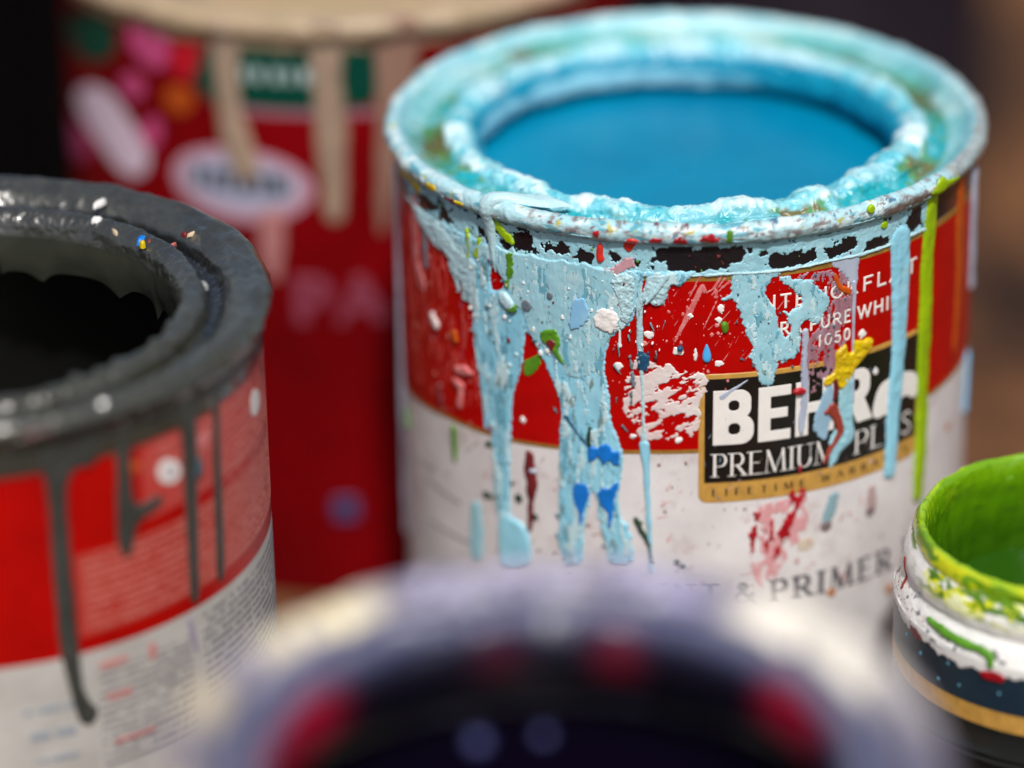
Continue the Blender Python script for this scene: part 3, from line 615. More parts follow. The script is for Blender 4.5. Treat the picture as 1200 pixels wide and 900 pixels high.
    # thick drip that ran over the rim
    ribbon('paint_drip', can, [(44.5, 125.2, -33), (47.5, 125.3, -35), (50.2, 126.2, -38), (52.0, 126.9, -40.5), (53.4, 126.2, -41.6), (53.9, 124.4, -42), (52.7, 122.0, -42), (52.35, 118.0, -41.6), (52.3, 113.0, -41)], [3.6, 3.4, 2.8, 2.3, 1.8, 1.4, 1.15, .8, .35], [1.2, 1.3, 1.3, 1.1, .9, .75, .6, .5, .3], M['pale_aqua'], seed=5)
    # rubbed streaks from the upper left
    blob('paint_patch', can, S, [(-63.94,119.03),(-60.07,119.85),(-59.68,114.51),(-61.35,107.68),(-58.50,104.54),(-57.62,101.77),(-60.99,101.57),(-63.61,106.77),(-63.99,113.17)], M['pink'], T=.12, w=.8, edge=.4, efreq=.6, seed=10)
    drip('paint_drip', can, S, [(-57.77,116.20),(-57.71,111.53),(-57.61,107.50)], [.9, 1.0, .8], M['grey'], T=.12, w=.8, base=.1)
    drip('paint_drip', can, S, [(58.10,120.42),(58.49,113.51),(59.22,100.15),(58.23,88.93)], [1.6, 2.0, 1.5, .6], M['orange'], T=.12, w=1.2, edge=.4, seed=12)

    blob('paint_patch', can, S, [(-9.19,117.53),(-5.20,117.70),(-4.91,116.15),(-5.61,113.64),(-6.75,111.72),(-8.04,111.66),(-9.33,112.84),(-9.91,110.92),(-10.63,110.24),(-10.34,112.77),(-9.33,114.72)], M['pale_aqua'], T=.28, w=.9, base=.3, edge=.2, efreq=1.0, rough=.22, rfreq=.8, seed=61, res=.11)
    drip('paint_drip', can, S, [(-5.48,117.54),(-6.76,115.47),(-8.18,113.53),(-9.19,112.22)], [.35, .5, .45, .25], M['pale_aqua'], T=.35, w=.5, base=.6, edge=.15, seed=62, res=.1)
    blob('paint_patch', can, S, [(-15.15,117.34),(-10.92,117.42),(-11.07,113.50),(-11.50,109.86),(-12.53,107.88),(-13.55,109.04),(-13.40,112.52),(-14.72,113.95)], M['pale_aqua'], T=.15, w=.5, base=.5, edge=.4, efreq=1.2, rough=.2, rfreq=1.1, seed=63, res=.11)
    blob('paint_patch', can, S, [(-55.44,116.74),(-50.79,117.42),(-45.96,113.91),(-41.54,114.02),(-41.24,109.96),(-43.49,106.36),(-46.15,108.39),(-48.42,112.46),(-52.62,113.57)], M['pale_aqua'], T=.12, w=.5, base=.4, edge=.7, efreq=.9, rough=.12, rfreq=.9, seed=64, res=.11)
    def wash(U, V): return np.minimum(poly_sdf(U, V, washp, 1), .35-1.3*np.maximum(fbm(U*1.3, V*.7, U*0, .5, 4, .65, 71)+.05, 0))
    washp = [(15.87,116.04),(20.59,115.87),(27.32,115.37),(27.52,109.33),(26.00,101.73),(25.32,95.46),(21.14,93.98),(17.95,92.18),(17.05,97.17),(18.49,103.31),(22.12,107.06),(22.69,110.42),(19.05,113.48)]
    layer('paint_wash', can, S, wash, bb(washp), M['thin_lavender'], T=.05, w=.4, base=.05, res=.1, edge=.3, efreq=1.4, seed=72)
    for p, hw3, m3 in (([(-47.99,91.09),(-45.56,91.64),(-43.73,91.62)], [.5, .9, .5], 'pink'), ([(-48.33,88.81),(-46.62,88.28),(-47.01,84.31)], [.5, .6, .5], 'pink'), ([(-55.16,98.61),(-53.99,97.42)], [.7, .9], 'smear'), ([(-48.23,97.92),(-47.78,96.77)], [.7, .7], 'orange'), ([(-53.38,85.69),(-52.94,82.51)], [.5, .5], 'maroon'), ([(-70.94,73.14),(-70.48,70.75)], [.5, 1.0], 'leaf'), ([(-43.97,119.00),(-43.20,115.74),(-43.94,113.12)], [.3, .5, .3], 'lime'), ([(-40.81,118.04),(-41.52,114.98)], [.5, .6], 'lime'), ([(-11.95,101.91),(-11.37,98.44),(-11.66,93.60)], [.2, .3, .2], 'grey')):
        drip('paint_patch', can, S, p, hw3, M[m3], T=.1, w=.5, base=.4, edge=.35, efreq=1.1, seed=int(p[0][1]))
    upl = [(-62.70,117.57),(-58.06,117.06),(-54.22,116.53),(-50.32,115.98),(-45.89,115.85),(-42.38,114.40),(-41.66,109.83),(-42.68,104.36),(-44.39,106.07),(-46.28,104.80),(-47.11,108.07),(-49.05,109.34),(-49.42,112.76),(-52.66,112.59),(-54.41,112.92),(-56.87,114.28),(-60.40,115.21)]
    layer('paint_patch', can, S, lambda U, V: np.minimum(poly_sdf(U, V, upl, 1), .5-1.5*np.maximum(fbm(U*1.2, V*.8, U*0, .35, 4, .6, 91), 0)), bb(upl), M['pale_aqua'], T=.1, w=.45, base=.3, edge=.6, efreq=.9, seed=92, res=.11, rough=.05)
    rub = [(-69.01,118.52),(-56.53,120.03),(-48.35,114.08),(-42.62,106.32),(-42.19,91.81),(-41.08,85.57),(-52.33,83.09),(-69.61,82.38)]
    layer('paint_wash', can, S, lambda U, V: np.minimum(poly_sdf(U, V, rub, 1), -.32+.9*fbm(U*1.1, V*.22, U*0, .8, 4, .6, 93)), bb(rub), mat('rubbed salmon film', (206, 92, 84), rough=.5, vfreq=400, col2=(186, 40, 36)), T=.02, w=.3, base=.05, res=.11, edge=.1)
    for nm, cc, sd, th0 in (('pale film', (196, 228, 234), 94, .10), ('teal film', (110, 176, 196), 95, .22), ('dirty film', (122, 150, 150), 96, .42)):
        layer('paint_wash', can, S, lambda U, V: np.minimum(fA(U, V)-.25, -th0-.04+.8*fbm(U*1.2, V*.3, U*0+sd, .5, 5, .65, sd)), bb(massA), mat(nm, cc, rough=.42, vfreq=500, col2=tuple(int(v*.93) for v in cc)), T=.02, w=.25, base=.44, res=.12, edge=.12, efreq=2)
        layer('paint_wash', can, S, lambda U, V: np.minimum(np.minimum(poly_sdf(U, V, massB, 1), -poly_sdf(U, V, holeB, 1))-.25, -th0*1.1-.05+.8*fbm(U*1.2, V*.5, U*0+sd+3, .6, 5, .65, sd)), bb(massB), mat(nm, cc, rough=.42, vfreq=500, col2=tuple(int(v*.93) for v in cc)), T=.02, w=.25, base=.26, res=.12, edge=.12, efreq=2)
    # ---- white smear, blobs, drops and spots of other colours
    sm = [(-11.07,101.82),(-9.18,102.44),(-8.16,101.22),(-6.72,100.18),(-5.28,101.34),(-3.69,99.47),(-1.24,99.47),(0.77,99.44),(1.37,97.66),(0.81,94.79),(-0.33,93.21),(0.26,91.75),(-0.72,87.23),(-3.20,88.37),(-4.93,86.23),(-6.53,86.98),(-8.43,85.91),(-10.19,87.08),(-12.26,90.31),(-13.30,91.83),(-12.55,94.81),(-12.84,96.71),(-11.66,99.70)]
    def fsm(U, V):
        k = fbm(U*.7+V*.6, V*2.2-U*1.1, U*0, .22, 5, .6, 41)+.16+.25*np.clip((V-88)/10, -1, 1)*fbm(U, V, U*0, .12, 2, .5, 42)
        return np.minimum(poly_sdf(U, V, sm, 1), .55-1.5*np.maximum(k-.02, 0))
    layer('white_smear', can, S, fsm, bb(sm), M['smear'], T=.07, w=.4, base=.05, res=.10, edge=.5, efreq=.9, seed=13, rough=.03, rfreq=1.2)
    blob('paint_blob', can, S, [(-18.33,108.79),(-17.56,110.31),(-15.76,110.85),(-13.99,110.26),(-13.41,108.74),(-13.70,106.98),(-15.19,106.02),(-17.13,106.42),(-18.18,107.23)], M['white'], T=.28, w=1.0, base=.45, edge=.3, efreq=.9, rough=.12)
    drip('paint_drip', can, S, [(-13.63,106.83),(-13.64,104.29),(-13.64,103.81)], [.2, .22, .38], M['white'], T=.3, w=.3)
    dots('paint_spatter', can, S, [list([(-13.87,100.12)][0])+[.72, 1], list([(-1.74,109.85)][0])+[.5, 1], list([(2.99,109.02)][0])+[.55, 1.1], list([(-32.06,86.32)][0])+[.6, 1], list([(-11.38,86.99)][0])+[.5, 1], list([(-3.62,86.58)][0])+[.6, 1], list([(-25.76,116.05)][0])+[.6, 1.2], list([(-3.71,103.44)][0])+[.9, .8], list([(29.56,102.27)][0])+[.8, 1], list([(32.90,94.39)][0])+[.7, 1.1], list([(-0.83,102.65)][0])+[.55, 3.2], list([(3.07,100.95)][0])+[.65, .8], list([(-8.60,106.28)][0])+[.8, .7], list([(3.40,111.05)][0])+[.7, 1.6]], M['white'], T=.14, w=.5, base=.06, edge=.28, efreq=1.6, seed=44)
    blob('paint_drop', can, S, [(1.02,104.99),(1.60,103.55),(1.90,102.27),(1.62,101.32),(0.90,101.19),(0.32,101.68),(0.32,102.79),(0.60,103.74)], M['drop_blue'], T=.45, w=.8, base=.1, res=.09)
    blob('paint_drop', can, S, [(3.29,108.06),(3.57,108.68),(4.29,108.80),(4.73,107.99),(4.74,107.04),(4.17,106.44),(3.59,106.79)], M['leaf'], T=.4, w=.7, base=.1, res=.09)
    dots('paint_drop', can, S, [list([(-3.42,103.92)][0])+[.55, 1]], M['navy'], T=.3, w=.5, base=.5)
    blob('paint_patch', can, S, [(-22.50,107.82),(-22.00,111.07),(-20.44,112.42),(-19.37,111.79),(-18.77,109.99),(-18.63,108.43),(-19.71,107.00),(-20.95,106.17),(-22.52,105.59)], M['soft_blue'], T=.08, w=.6, base=.62, edge=.25, seed=14)
    dots('paint_spatter', can, S, [list([(-30.53,108.63)][0])+[1.1, 1.05], list([(-25.97,111.44)][0])+[.7, 1.2]], M['grey'], T=.1, w=.5, base=.62)
    blob('paint_patch', can, S, [(-28.05,104.49),(-26.38,105.17),(-24.59,105.37),(-24.13,103.70),(-23.97,102.77),(-24.63,101.69),(-23.84,100.24),(-22.90,98.81),(-23.85,98.95),(-24.97,100.34),(-25.77,101.30),(-26.75,102.21),(-27.90,102.60)], M['leaf'], T=.15, w=.5, base=.55, edge=.2, seed=15, rough=.1)
    blob('paint_patch', can, S, [(-26.90,102.82),(-25.74,103.70),(-24.78,103.10),(-25.11,102.07),(-25.45,100.72),(-26.10,101.39)], M['maroon'], T=.1, w=.4, base=.75, edge=.2, seed=16)
    blob('paint_patch', can, S, [(-34.83,117.00),(-33.18,117.88),(-32.88,115.12),(-33.64,112.71),(-34.41,110.45),(-35.33,110.69),(-34.52,114.07)], M['leaf'], T=.06, w=.5, base=.55, edge=.55, efreq=1.3, seed=17)
    drip('paint_drip', can, S, [(-37.90,122.64),(-36.40,121.46),(-34.40,120.09),(-33.69,119.33)], [.5, .9, .9, .4], M['lime'], T=.2, w=.6, base=.25, edge=.2)
    blob('paint_blob', can, S, [(-36.87,109.31),(-35.34,110.37),(-33.88,109.47),(-32.83,108.15),(-33.21,106.94),(-34.67,106.71),(-36.15,107.59)], M['pale_aqua'], T=.5, w=1.0, base=.5, edge=.15)
    drip('paint_patch', can, S, [(-34.30,106.97),(-33.21,107.10),(-32.83,107.83)], [.4, .5, .3], M['leaf'], T=.1, w=.4, base=.8, edge=.2)
    blob('paint_patch', can, S, [(-31.77,97.49),(-30.18,98.54),(-28.27,100.27),(-27.96,98.41),(-29.18,96.19),(-30.58,95.04),(-31.64,94.93)], M['leaf'], T=.1, w=.5, base=.04, edge=.2, seed=18)
    blob('paint_patch', can, S, [(-19.58,81.18),(-19.25,84.52),(-18.17,84.04),(-16.93,84.71),(-15.87,85.51),(-14.96,84.16),(-13.61,83.99),(-13.47,81.87),(-14.37,81.11),(-15.58,82.11),(-16.49,80.84),(-17.40,82.51),(-18.18,81.24)], M['blue'], T=.12, w=.5, base=.5, edge=.3, efreq=.9, seed=19)
    blob('paint_patch', can, S, [(-22.32,75.56),(-21.34,77.07),(-19.30,76.77),(-19.00,74.67),(-19.96,71.67),(-20.62,68.37),(-21.26,68.08),(-21.07,70.96),(-22.02,72.45)], M['blue'], T=.2, w=.5, base=.4, edge=.2, seed=20)
    blob('paint_patch', can, S, [(-17.75,74.87),(-16.97,76.97),(-15.60,76.51),(-14.38,78.31),(-13.63,77.74),(-14.39,75.34),(-14.55,72.00),(-15.32,69.06),(-15.93,68.81),(-15.77,71.84),(-17.15,72.97)], M['blue'], T=.2, w=.5, base=.4, edge=.25, seed=21)
    drip('paint_patch', can, S, [(-18.91,87.84),(-19.24,85.83),(-19.09,84.22)], [.3, .5, .3], M['dark_green'], T=.1, w=.3, base=.5, edge=.2)
    drip('paint_patch', can, S, [(-23.31,89.34),(-22.05,87.63),(-20.49,85.62),(-18.94,83.92)], [.5, .35, .25, .15], M['navy'], T=.06, w=.3, base=.45, edge=.2)
    blob('paint_patch', can, S, [(-10.63,102.97),(-9.91,103.82),(-9.32,102.43),(-8.60,103.11),(-8.45,101.21),(-9.03,100.21),(-8.74,99.28),(-9.90,99.84),(-10.49,99.16),(-10.49,101.07)], M['navy'], T=.15, w=.4, base=.3, edge=.5, efreq=1.5, seed=22, res=.1)
    drip('paint_drip', can, S, [(-30.65,79.93),(-30.70,76.76),(-30.21,74.55),(-30.63,70.42),(-31.07,65.23)], [.9, 1.2, 1.2, .6, .45], M['maroon'], T=.25, w=.6, edge=.15)
    dots('paint_drop', can, S, [list([(-29.99,77.11)][0])+[.6, .7]], M['lavender'], T=.2, w=.5, base=.4)
    drip('paint_drip', can, S, [(-49.24,78.59),(-49.09,75.95),(-48.94,72.96)], [.9, .9, .5], M['leaf'], T=.25, w=.6)
    dots('paint_spatter', can, S, [list([(-33.16,70.71)][0])+[.9, 1.1], list([(-29.78,67.95)][0])+[.7, 1], list([(-39.99,79.28)][0])+[.7, .8], list([(-40.26,69.09)][0])+[.9, .45], list([(-24.33,69.29)][0])+[.8, .5], list([(-2.77,61.93)][0])+[.5, 1.2], list([(-3.80,62.76)][0])+[.6, 1.6], list([(-34.60,73.30)][0])+[.4, 1], list([(-10.34,70.44)][0])+[.5, .35], list([(-9.75,68.49)][0])+[.5, .4]], M['dark_green'], T=.2, w=.5, edge=.2)
    drip('paint_drip', can, S, [(-10.94,71.06),(-9.89,68.81),(-8.70,66.56),(-8.25,62.56)], [.35, .45, .35, .3], M['dark_green'], T=.15, w=.4, base=.3, edge=.15)
    # yellow leaf-shaped splash, orange lick, brown drip and crimson splash
    blob('paint_splash', can, S, [(27.41,101.70),(29.24,101.07),(31.86,101.16),(31.92,99.53),(30.46,98.01),(28.66,96.55),(27.96,95.77),(26.94,94.09),(25.41,92.52),(24.51,93.71),(24.13,95.10),(23.14,94.03),(21.79,94.32),(22.08,95.87),(23.75,96.15),(24.20,98.30),(23.82,99.99),(25.67,101.17),(26.18,101.36),(26.41,99.70),(27.49,99.11)], M['yellow'], T=.4, w=.8, base=.15, edge=.15, rough=.25, rfreq=.9, seed=23, res=.11)
    blob('paint_splash', can, S, [(23.40,114.84),(24.07,114.85),(24.81,112.65),(25.86,111.94),(26.91,111.85),(26.97,109.94),(25.37,110.94),(23.98,112.04)], M['orange'], T=.15, w=.5, base=.1, edge=.15)
    drip('paint_drip', can, S, [(22.59,89.28),(23.77,89.66),(24.87,87.28),(25.28,85.05),(24.46,83.45),(23.14,81.30),(22.51,79.46)], [.5, 1.1, .8, .8, .6, .4, .25], M['brick'], T=.25, w=.6, base=.3, edge=.15)
    dots('paint_drop', can, S, [list([(17.27,94.24)][0])+[.95, .55]], M['crimson'], T=.3, w=.6, base=.45)
    drip('paint_patch', can, S, [(24.13,95.10),(24.35,93.26),(23.89,91.26)], [.4, .5, .3], M['maroon'], T=.1, w=.4, base=.45)
    spl = [[(18.06,79.91),(17.33,76.58),(18.02,74.13),(16.80,71.04),(14.98,67.02),(13.78,63.52)], [(16.37,76.76),(16.75,73.54),(16.00,71.18)], [(10.10,71.40),(9.70,67.95),(9.44,64.63)], [(12.89,69.69),(12.48,66.74),(11.60,63.51)], [(18.65,74.84),(18.10,70.79)], [(15.61,67.07),(14.09,63.97),(13.18,62.43)]]
    hw = [[.2, .3, .8, 1.1, 1.3, .3], [.5, .8, .3], [.7, .9, .5], [.5, .8, .3], [.6, .4], [.4, .6, .2]]
    def fspl(U, V):
        F = np.maximum.reduce([line_sdf(U, V, p, h) for p, h in zip(spl, hw)])
        return F-.35+.75*fbm(U, V*.5, U*0, .9, 3, .6, 51)
    layer('paint_splash', can, S, fspl, bb(*spl, m=2), M['crimson'], T=.12, w=.5, base=.06, res=.11)
    halo = [(9.03,72.19),(11.29,73.58),(15.95,73.69),(19.13,75.57),(20.07,70.38),(18.24,64.05),(14.61,61.36),(13.12,56.52),(10.48,56.56),(8.87,62.17)]
    layer('paint_stain', can, S, lambda U, V: np.minimum(poly_sdf(U, V, halo, 2), .25-1.2*np.maximum(fbm(U, V*.6, U*0, .5, 4, .6, 52)+.12, 0)), bb(halo), mat('pink stain', (220, 160, 162), rough=.5, var=.12), T=.02, w=.4, base=.03, res=.12)
    drip('paint_drip', can, S, [(24.60,72.15),(23.81,69.50),(23.17,67.65)], [1.0, 1.3, .8], mat('thin blue-grey paint', (140, 172, 180), rough=.4), T=.1, w=.6, edge=.2)
    dots('paint_spatter', can, S, [list([(23.19,66.97)][0])+[1.1, .9], list([(32.76,67.26)][0])+[1.0, .8]], mat('grey brown paint', (128, 112, 110), rough=.4), T=.2, w=.6, edge=.2)
    drip('paint_stain', can, S, [(33.01,71.22),(32.92,68.21),(32.58,66.64)], [1.0, 1.2, .8], mat('dusty pink stain', (186, 160, 158), rough=.5), T=.05, w=.6, edge=.2)
    dots('paint_spatter', can, S, [list([(24.61,53.36)][0])+[.9, 1], list([(38.17,49.56)][0])+[1.0, 1], list([(56.31,74.57)][0])+[.9, .5]], mat('ochre spots', (190, 120, 70), rough=.5, var=.2), T=.1, w=.5, edge=.2)
    # red spots on the bead
    blob('paint_spot', can, S, [(-13.23,122.34),(-12.65,123.63),(-11.64,124.48),(-10.20,124.12),(-9.91,123.22),(-10.92,122.53),(-11.35,121.57),(-12.07,121.05),(-12.80,121.61)], M['scarlet'], T=.4, w=.9, base=.15)
    blob('paint_spot', can, S, [(-17.65,122.02),(-16.75,122.59),(-16.31,121.56),(-16.46,120.46),(-16.03,119.42),(-16.92,118.54),(-17.81,119.05)], M['scarlet'], T=.4, w=.9, base=.15)
    for p in ([(-8.20,124.85),(-6.22,124.93),(-6.07,123.40),(-8.20,123.31)], [(-4.94,123.74),(-4.24,124.98),(-3.11,125.30),(-1.83,123.92),(-2.25,123.30),(-4.51,123.28)], [(-0.99,124.68),(0.85,125.11),(1.98,125.38),(2.98,124.27),(2.56,123.67),(0.01,123.90)], [(-17.63,124.81),(-16.59,125.24),(-16.75,123.68),(-17.64,123.26)]):
        blob('paint_spot', can, S, p, M['crimson'], T=.1, w=.5, base=.28, edge=.45, efreq=1.2, seed=int(p[0][0]))
    dots('paint_spot', can, S, [list([(-15.86,123.16)][0])+[.45, 1], list([(-15.12,123.55)][0])+[.5, 1.2], list([(-9.34,123.56)][0])+[.4, 1]], M['maroon'], T=.15, w=.4, base=.25)
    drip('paint_spot', can, S, [(4.39,125.58),(4.41,123.73)], [.5, .5], M['leaf'], T=.1, w=.4, base=.3)
    drip('paint_spot', can, S, [(-16.18,117.23),(-14.26,117.75),(-12.22,119.18),(-11.35,120.18)], [.6, .9, 1.0, .4], mat('rubbed rose paint', (196, 150, 158), rough=.5, var=.2), T=.1, w=.4, base=.3, edge=.5, efreq=1.4)
    dots('paint_spot', can, S, [list([(33.57,121.46)][0])+[.8, .9], list([(29.28,125.98)][0])+[.8, 1.1]], M['lime'], T=.2, w=.5, base=.3)
    for p, hw2, k in (([(-64.16,121.86),(-59.23,121.13)], [.8, .9], 'yellow'), ([(-52.66,124.41),(-51.27,124.73)], [.8, .7], 'yellow'), ([(-47.76,123.19),(-45.62,123.54)], [.8, .8], 'maroon'), ([(-44.93,123.76),(-43.37,124.07)], [.6, .4], 'yellow'), ([(-70.06,121.19),(-66.24,121.38)], [.6, .8], 'yellow')):
        drip('paint_spot', can, S, p, hw2, M[k], T=.15, w=.5, base=.25, edge=.25)
    # scratches
    scr = [[(0.22,115.22),(-1.89,110.55),(-4.29,105.18)], [(-0.92,115.40),(-2.19,112.75)], [(0.34,117.71),(-0.92,115.71)], [(3.48,117.29),(2.36,115.00),(0.94,114.11)], [(4.06,116.64),(1.80,113.62)], [(4.79,115.97),(2.94,114.35)], [(2.67,112.65),(0.42,107.38)]]
    sw = [[.45, .5, .2], [.15, .1], [.15, .12], [.18, .2, .1], [.15, .12], [.25, .1], [.12, .08]]
    layer('scratch', can, S, lambda U, V: np.maximum.reduce([line_sdf(U, V, p, h) for p, h in zip(scr, sw)]), bb(*scr), M['pink'], T=.02, w=.2, base=.05, res=.09, edge=.12, efreq=2)
    drip('scratch', can, S, [(3.71,94.68),(5.16,95.71),(8.08,97.56)], [.5, .25, .15], M['lavender'], T=.05, w=.2, base=.12, edge=.08)
    strokes('paint_mist', can, S, 60, (-58, 44, 56, 82), .4, 2.6, .12, 48, 14, mat('thin brown spray', (170, 140, 132), rough=.5), 81, T=.03, w=.2, base=.03)
    strokes('paint_mist', can, S, 40, (-50, 44, 56, 83), .5, 2.2, .16, 60, 25, mat('thin rose spray', (212, 160, 158), rough=.5), 82, T=.03, w=.2, base=.03)
    strokes('paint_mist', can, S, 50, (-10, 22, 98, 116), .3, 2.4, .09, 58, 8, M['pink'], 83, T=.02, w=.15, base=.05)
    strokes('paint_mist', can, S, 26, (-64, -40, 84, 114), .6, 3.0, .2, 88, 8, mat('thin plum spray', (150, 74, 96), rough=.5), 84, T=.03, w=.2, base=.05)
    strokes('paint_mist', can, S, 34, (0, 34, 78, 97), .4, 2.4, .08, 75, 20, mat('thin blue grey spray', (130, 150, 166), rough=.5), 85, T=.02, w=.15, base=.14)
    strokes('paint_mist', can, S, 40, (-44, -4, 100, 117), .4, 2.8, .10, -70, 22, mat('thin teal spray', (104, 150, 160), rough=.5), 86, T=.02, w=.15, base=.56)
    strokes('paint_mist', can, S, 26, (-26, -13, 58, 98), .4, 2.2, .12, -50, 20, mat('thin slate spray', (70, 116, 130), rough=.5), 87, T=.02, w=.15, base=.4)
    spatter('paint_flecks', can, S, rand_dots(60, -44, -6, 100, 117, .1, .5, 15, 1.8), M['white'], T=.04, w=.3, base=.6, res=.09, edge=.16, efreq=2, kind='stuff')
    spatter('paint_flecks', can, S, rand_dots(28, -40, -6, 101, 117, .1, .5, 16, 1.8), M['maroon'], T=.04, w=.3, base=.6, res=.09, edge=.16, efreq=2, kind='stuff')
    spatter('paint_flecks', can, S, rand_dots(30, -60, 44, 118, 123, .1, .5, 17, 1.8), M['maroon'], T=.04, w=.3, base=.25, res=.09, edge=.16, efreq=2, kind='stuff')
    spatter('paint_flecks', can, S, rand_dots(18, -60, 44, 117.5, 123, .12, .45, 18, 1.8), M['leaf'], T=.04, w=.3, base=.25, res=.09, edge=.16, efreq=2, kind='stuff')
    dots('paint_stain', can, S, [list([(19.22,64.18)][0])+[1.5, .8]], mat('pale beige stain', (214, 200, 180), rough=.5), T=.02, w=.5, base=.03, edge=.3)
    # fine flecks nobody could count
    g = np.random.default_rng(21)
    spatter('paint_flecks', can, S, np.concatenate([rand_dots(70, -22, 16, 96, 115, .08, .38, 2, 2.0), rand_dots(46, -10, 8, 104, 115, .08, .6, 3, 2.4)]), M['pink'], T=.06, w=.3, base=.05, res=.09, edge=.12, efreq=2, kind='stuff')
    spatter('paint_flecks', can, S, rand_dots(130, -60, 46, 54, 84, .06, .42, 4, 2.2), mat('brown specks', (150, 122, 114), rough=.5), T=.06, w=.3, base=.04, res=.1, edge=.12, efreq=2, kind='stuff')
    spatter('paint_flecks', can, S, rand_dots(60, -60, 46, 54, 84, .08, .7, 14, 2.6), mat('rosy specks', (206, 168, 164), rough=.5), T=.05, w=.3, base=.03, res=.1, edge=.15, efreq=2, kind='stuff')
    spatter('paint_flecks', can, S, rand_dots(70, -46, -10, 100, 116.5, .07, .32, 5), mat('grey green specks', (72, 104, 108), rough=.5), T=.06, w=.2, base=.66, res=.09, edge=.1, efreq=2, kind='stuff')
    spatter('paint_flecks', can, S, rand_dots(60, 6, 26, 98, 116, .07, .3, 6), mat('slate specks', (70, 100, 110), rough=.5), T=.05, w=.2, base=.34, res=.09, edge=.1, efreq=2, kind='stuff')
    spatter('paint_flecks', can, S, rand_dots(26, -30, -14, 66, 100, .06, .3, 8), M['dark_green'], T=.05, w=.2, base=.45, res=.09, edge=.1, efreq=2, kind='stuff')
    spatter('paint_flecks', can, S, rand_dots(22, -64, -36, 84, 110, .15, .6, 9, 2), mat('dusty rose specks', (200, 120, 110), rough=.5), T=.08, w=.3, base=.06, res=.12, edge=.15, kind='stuff')
build_blue_can()

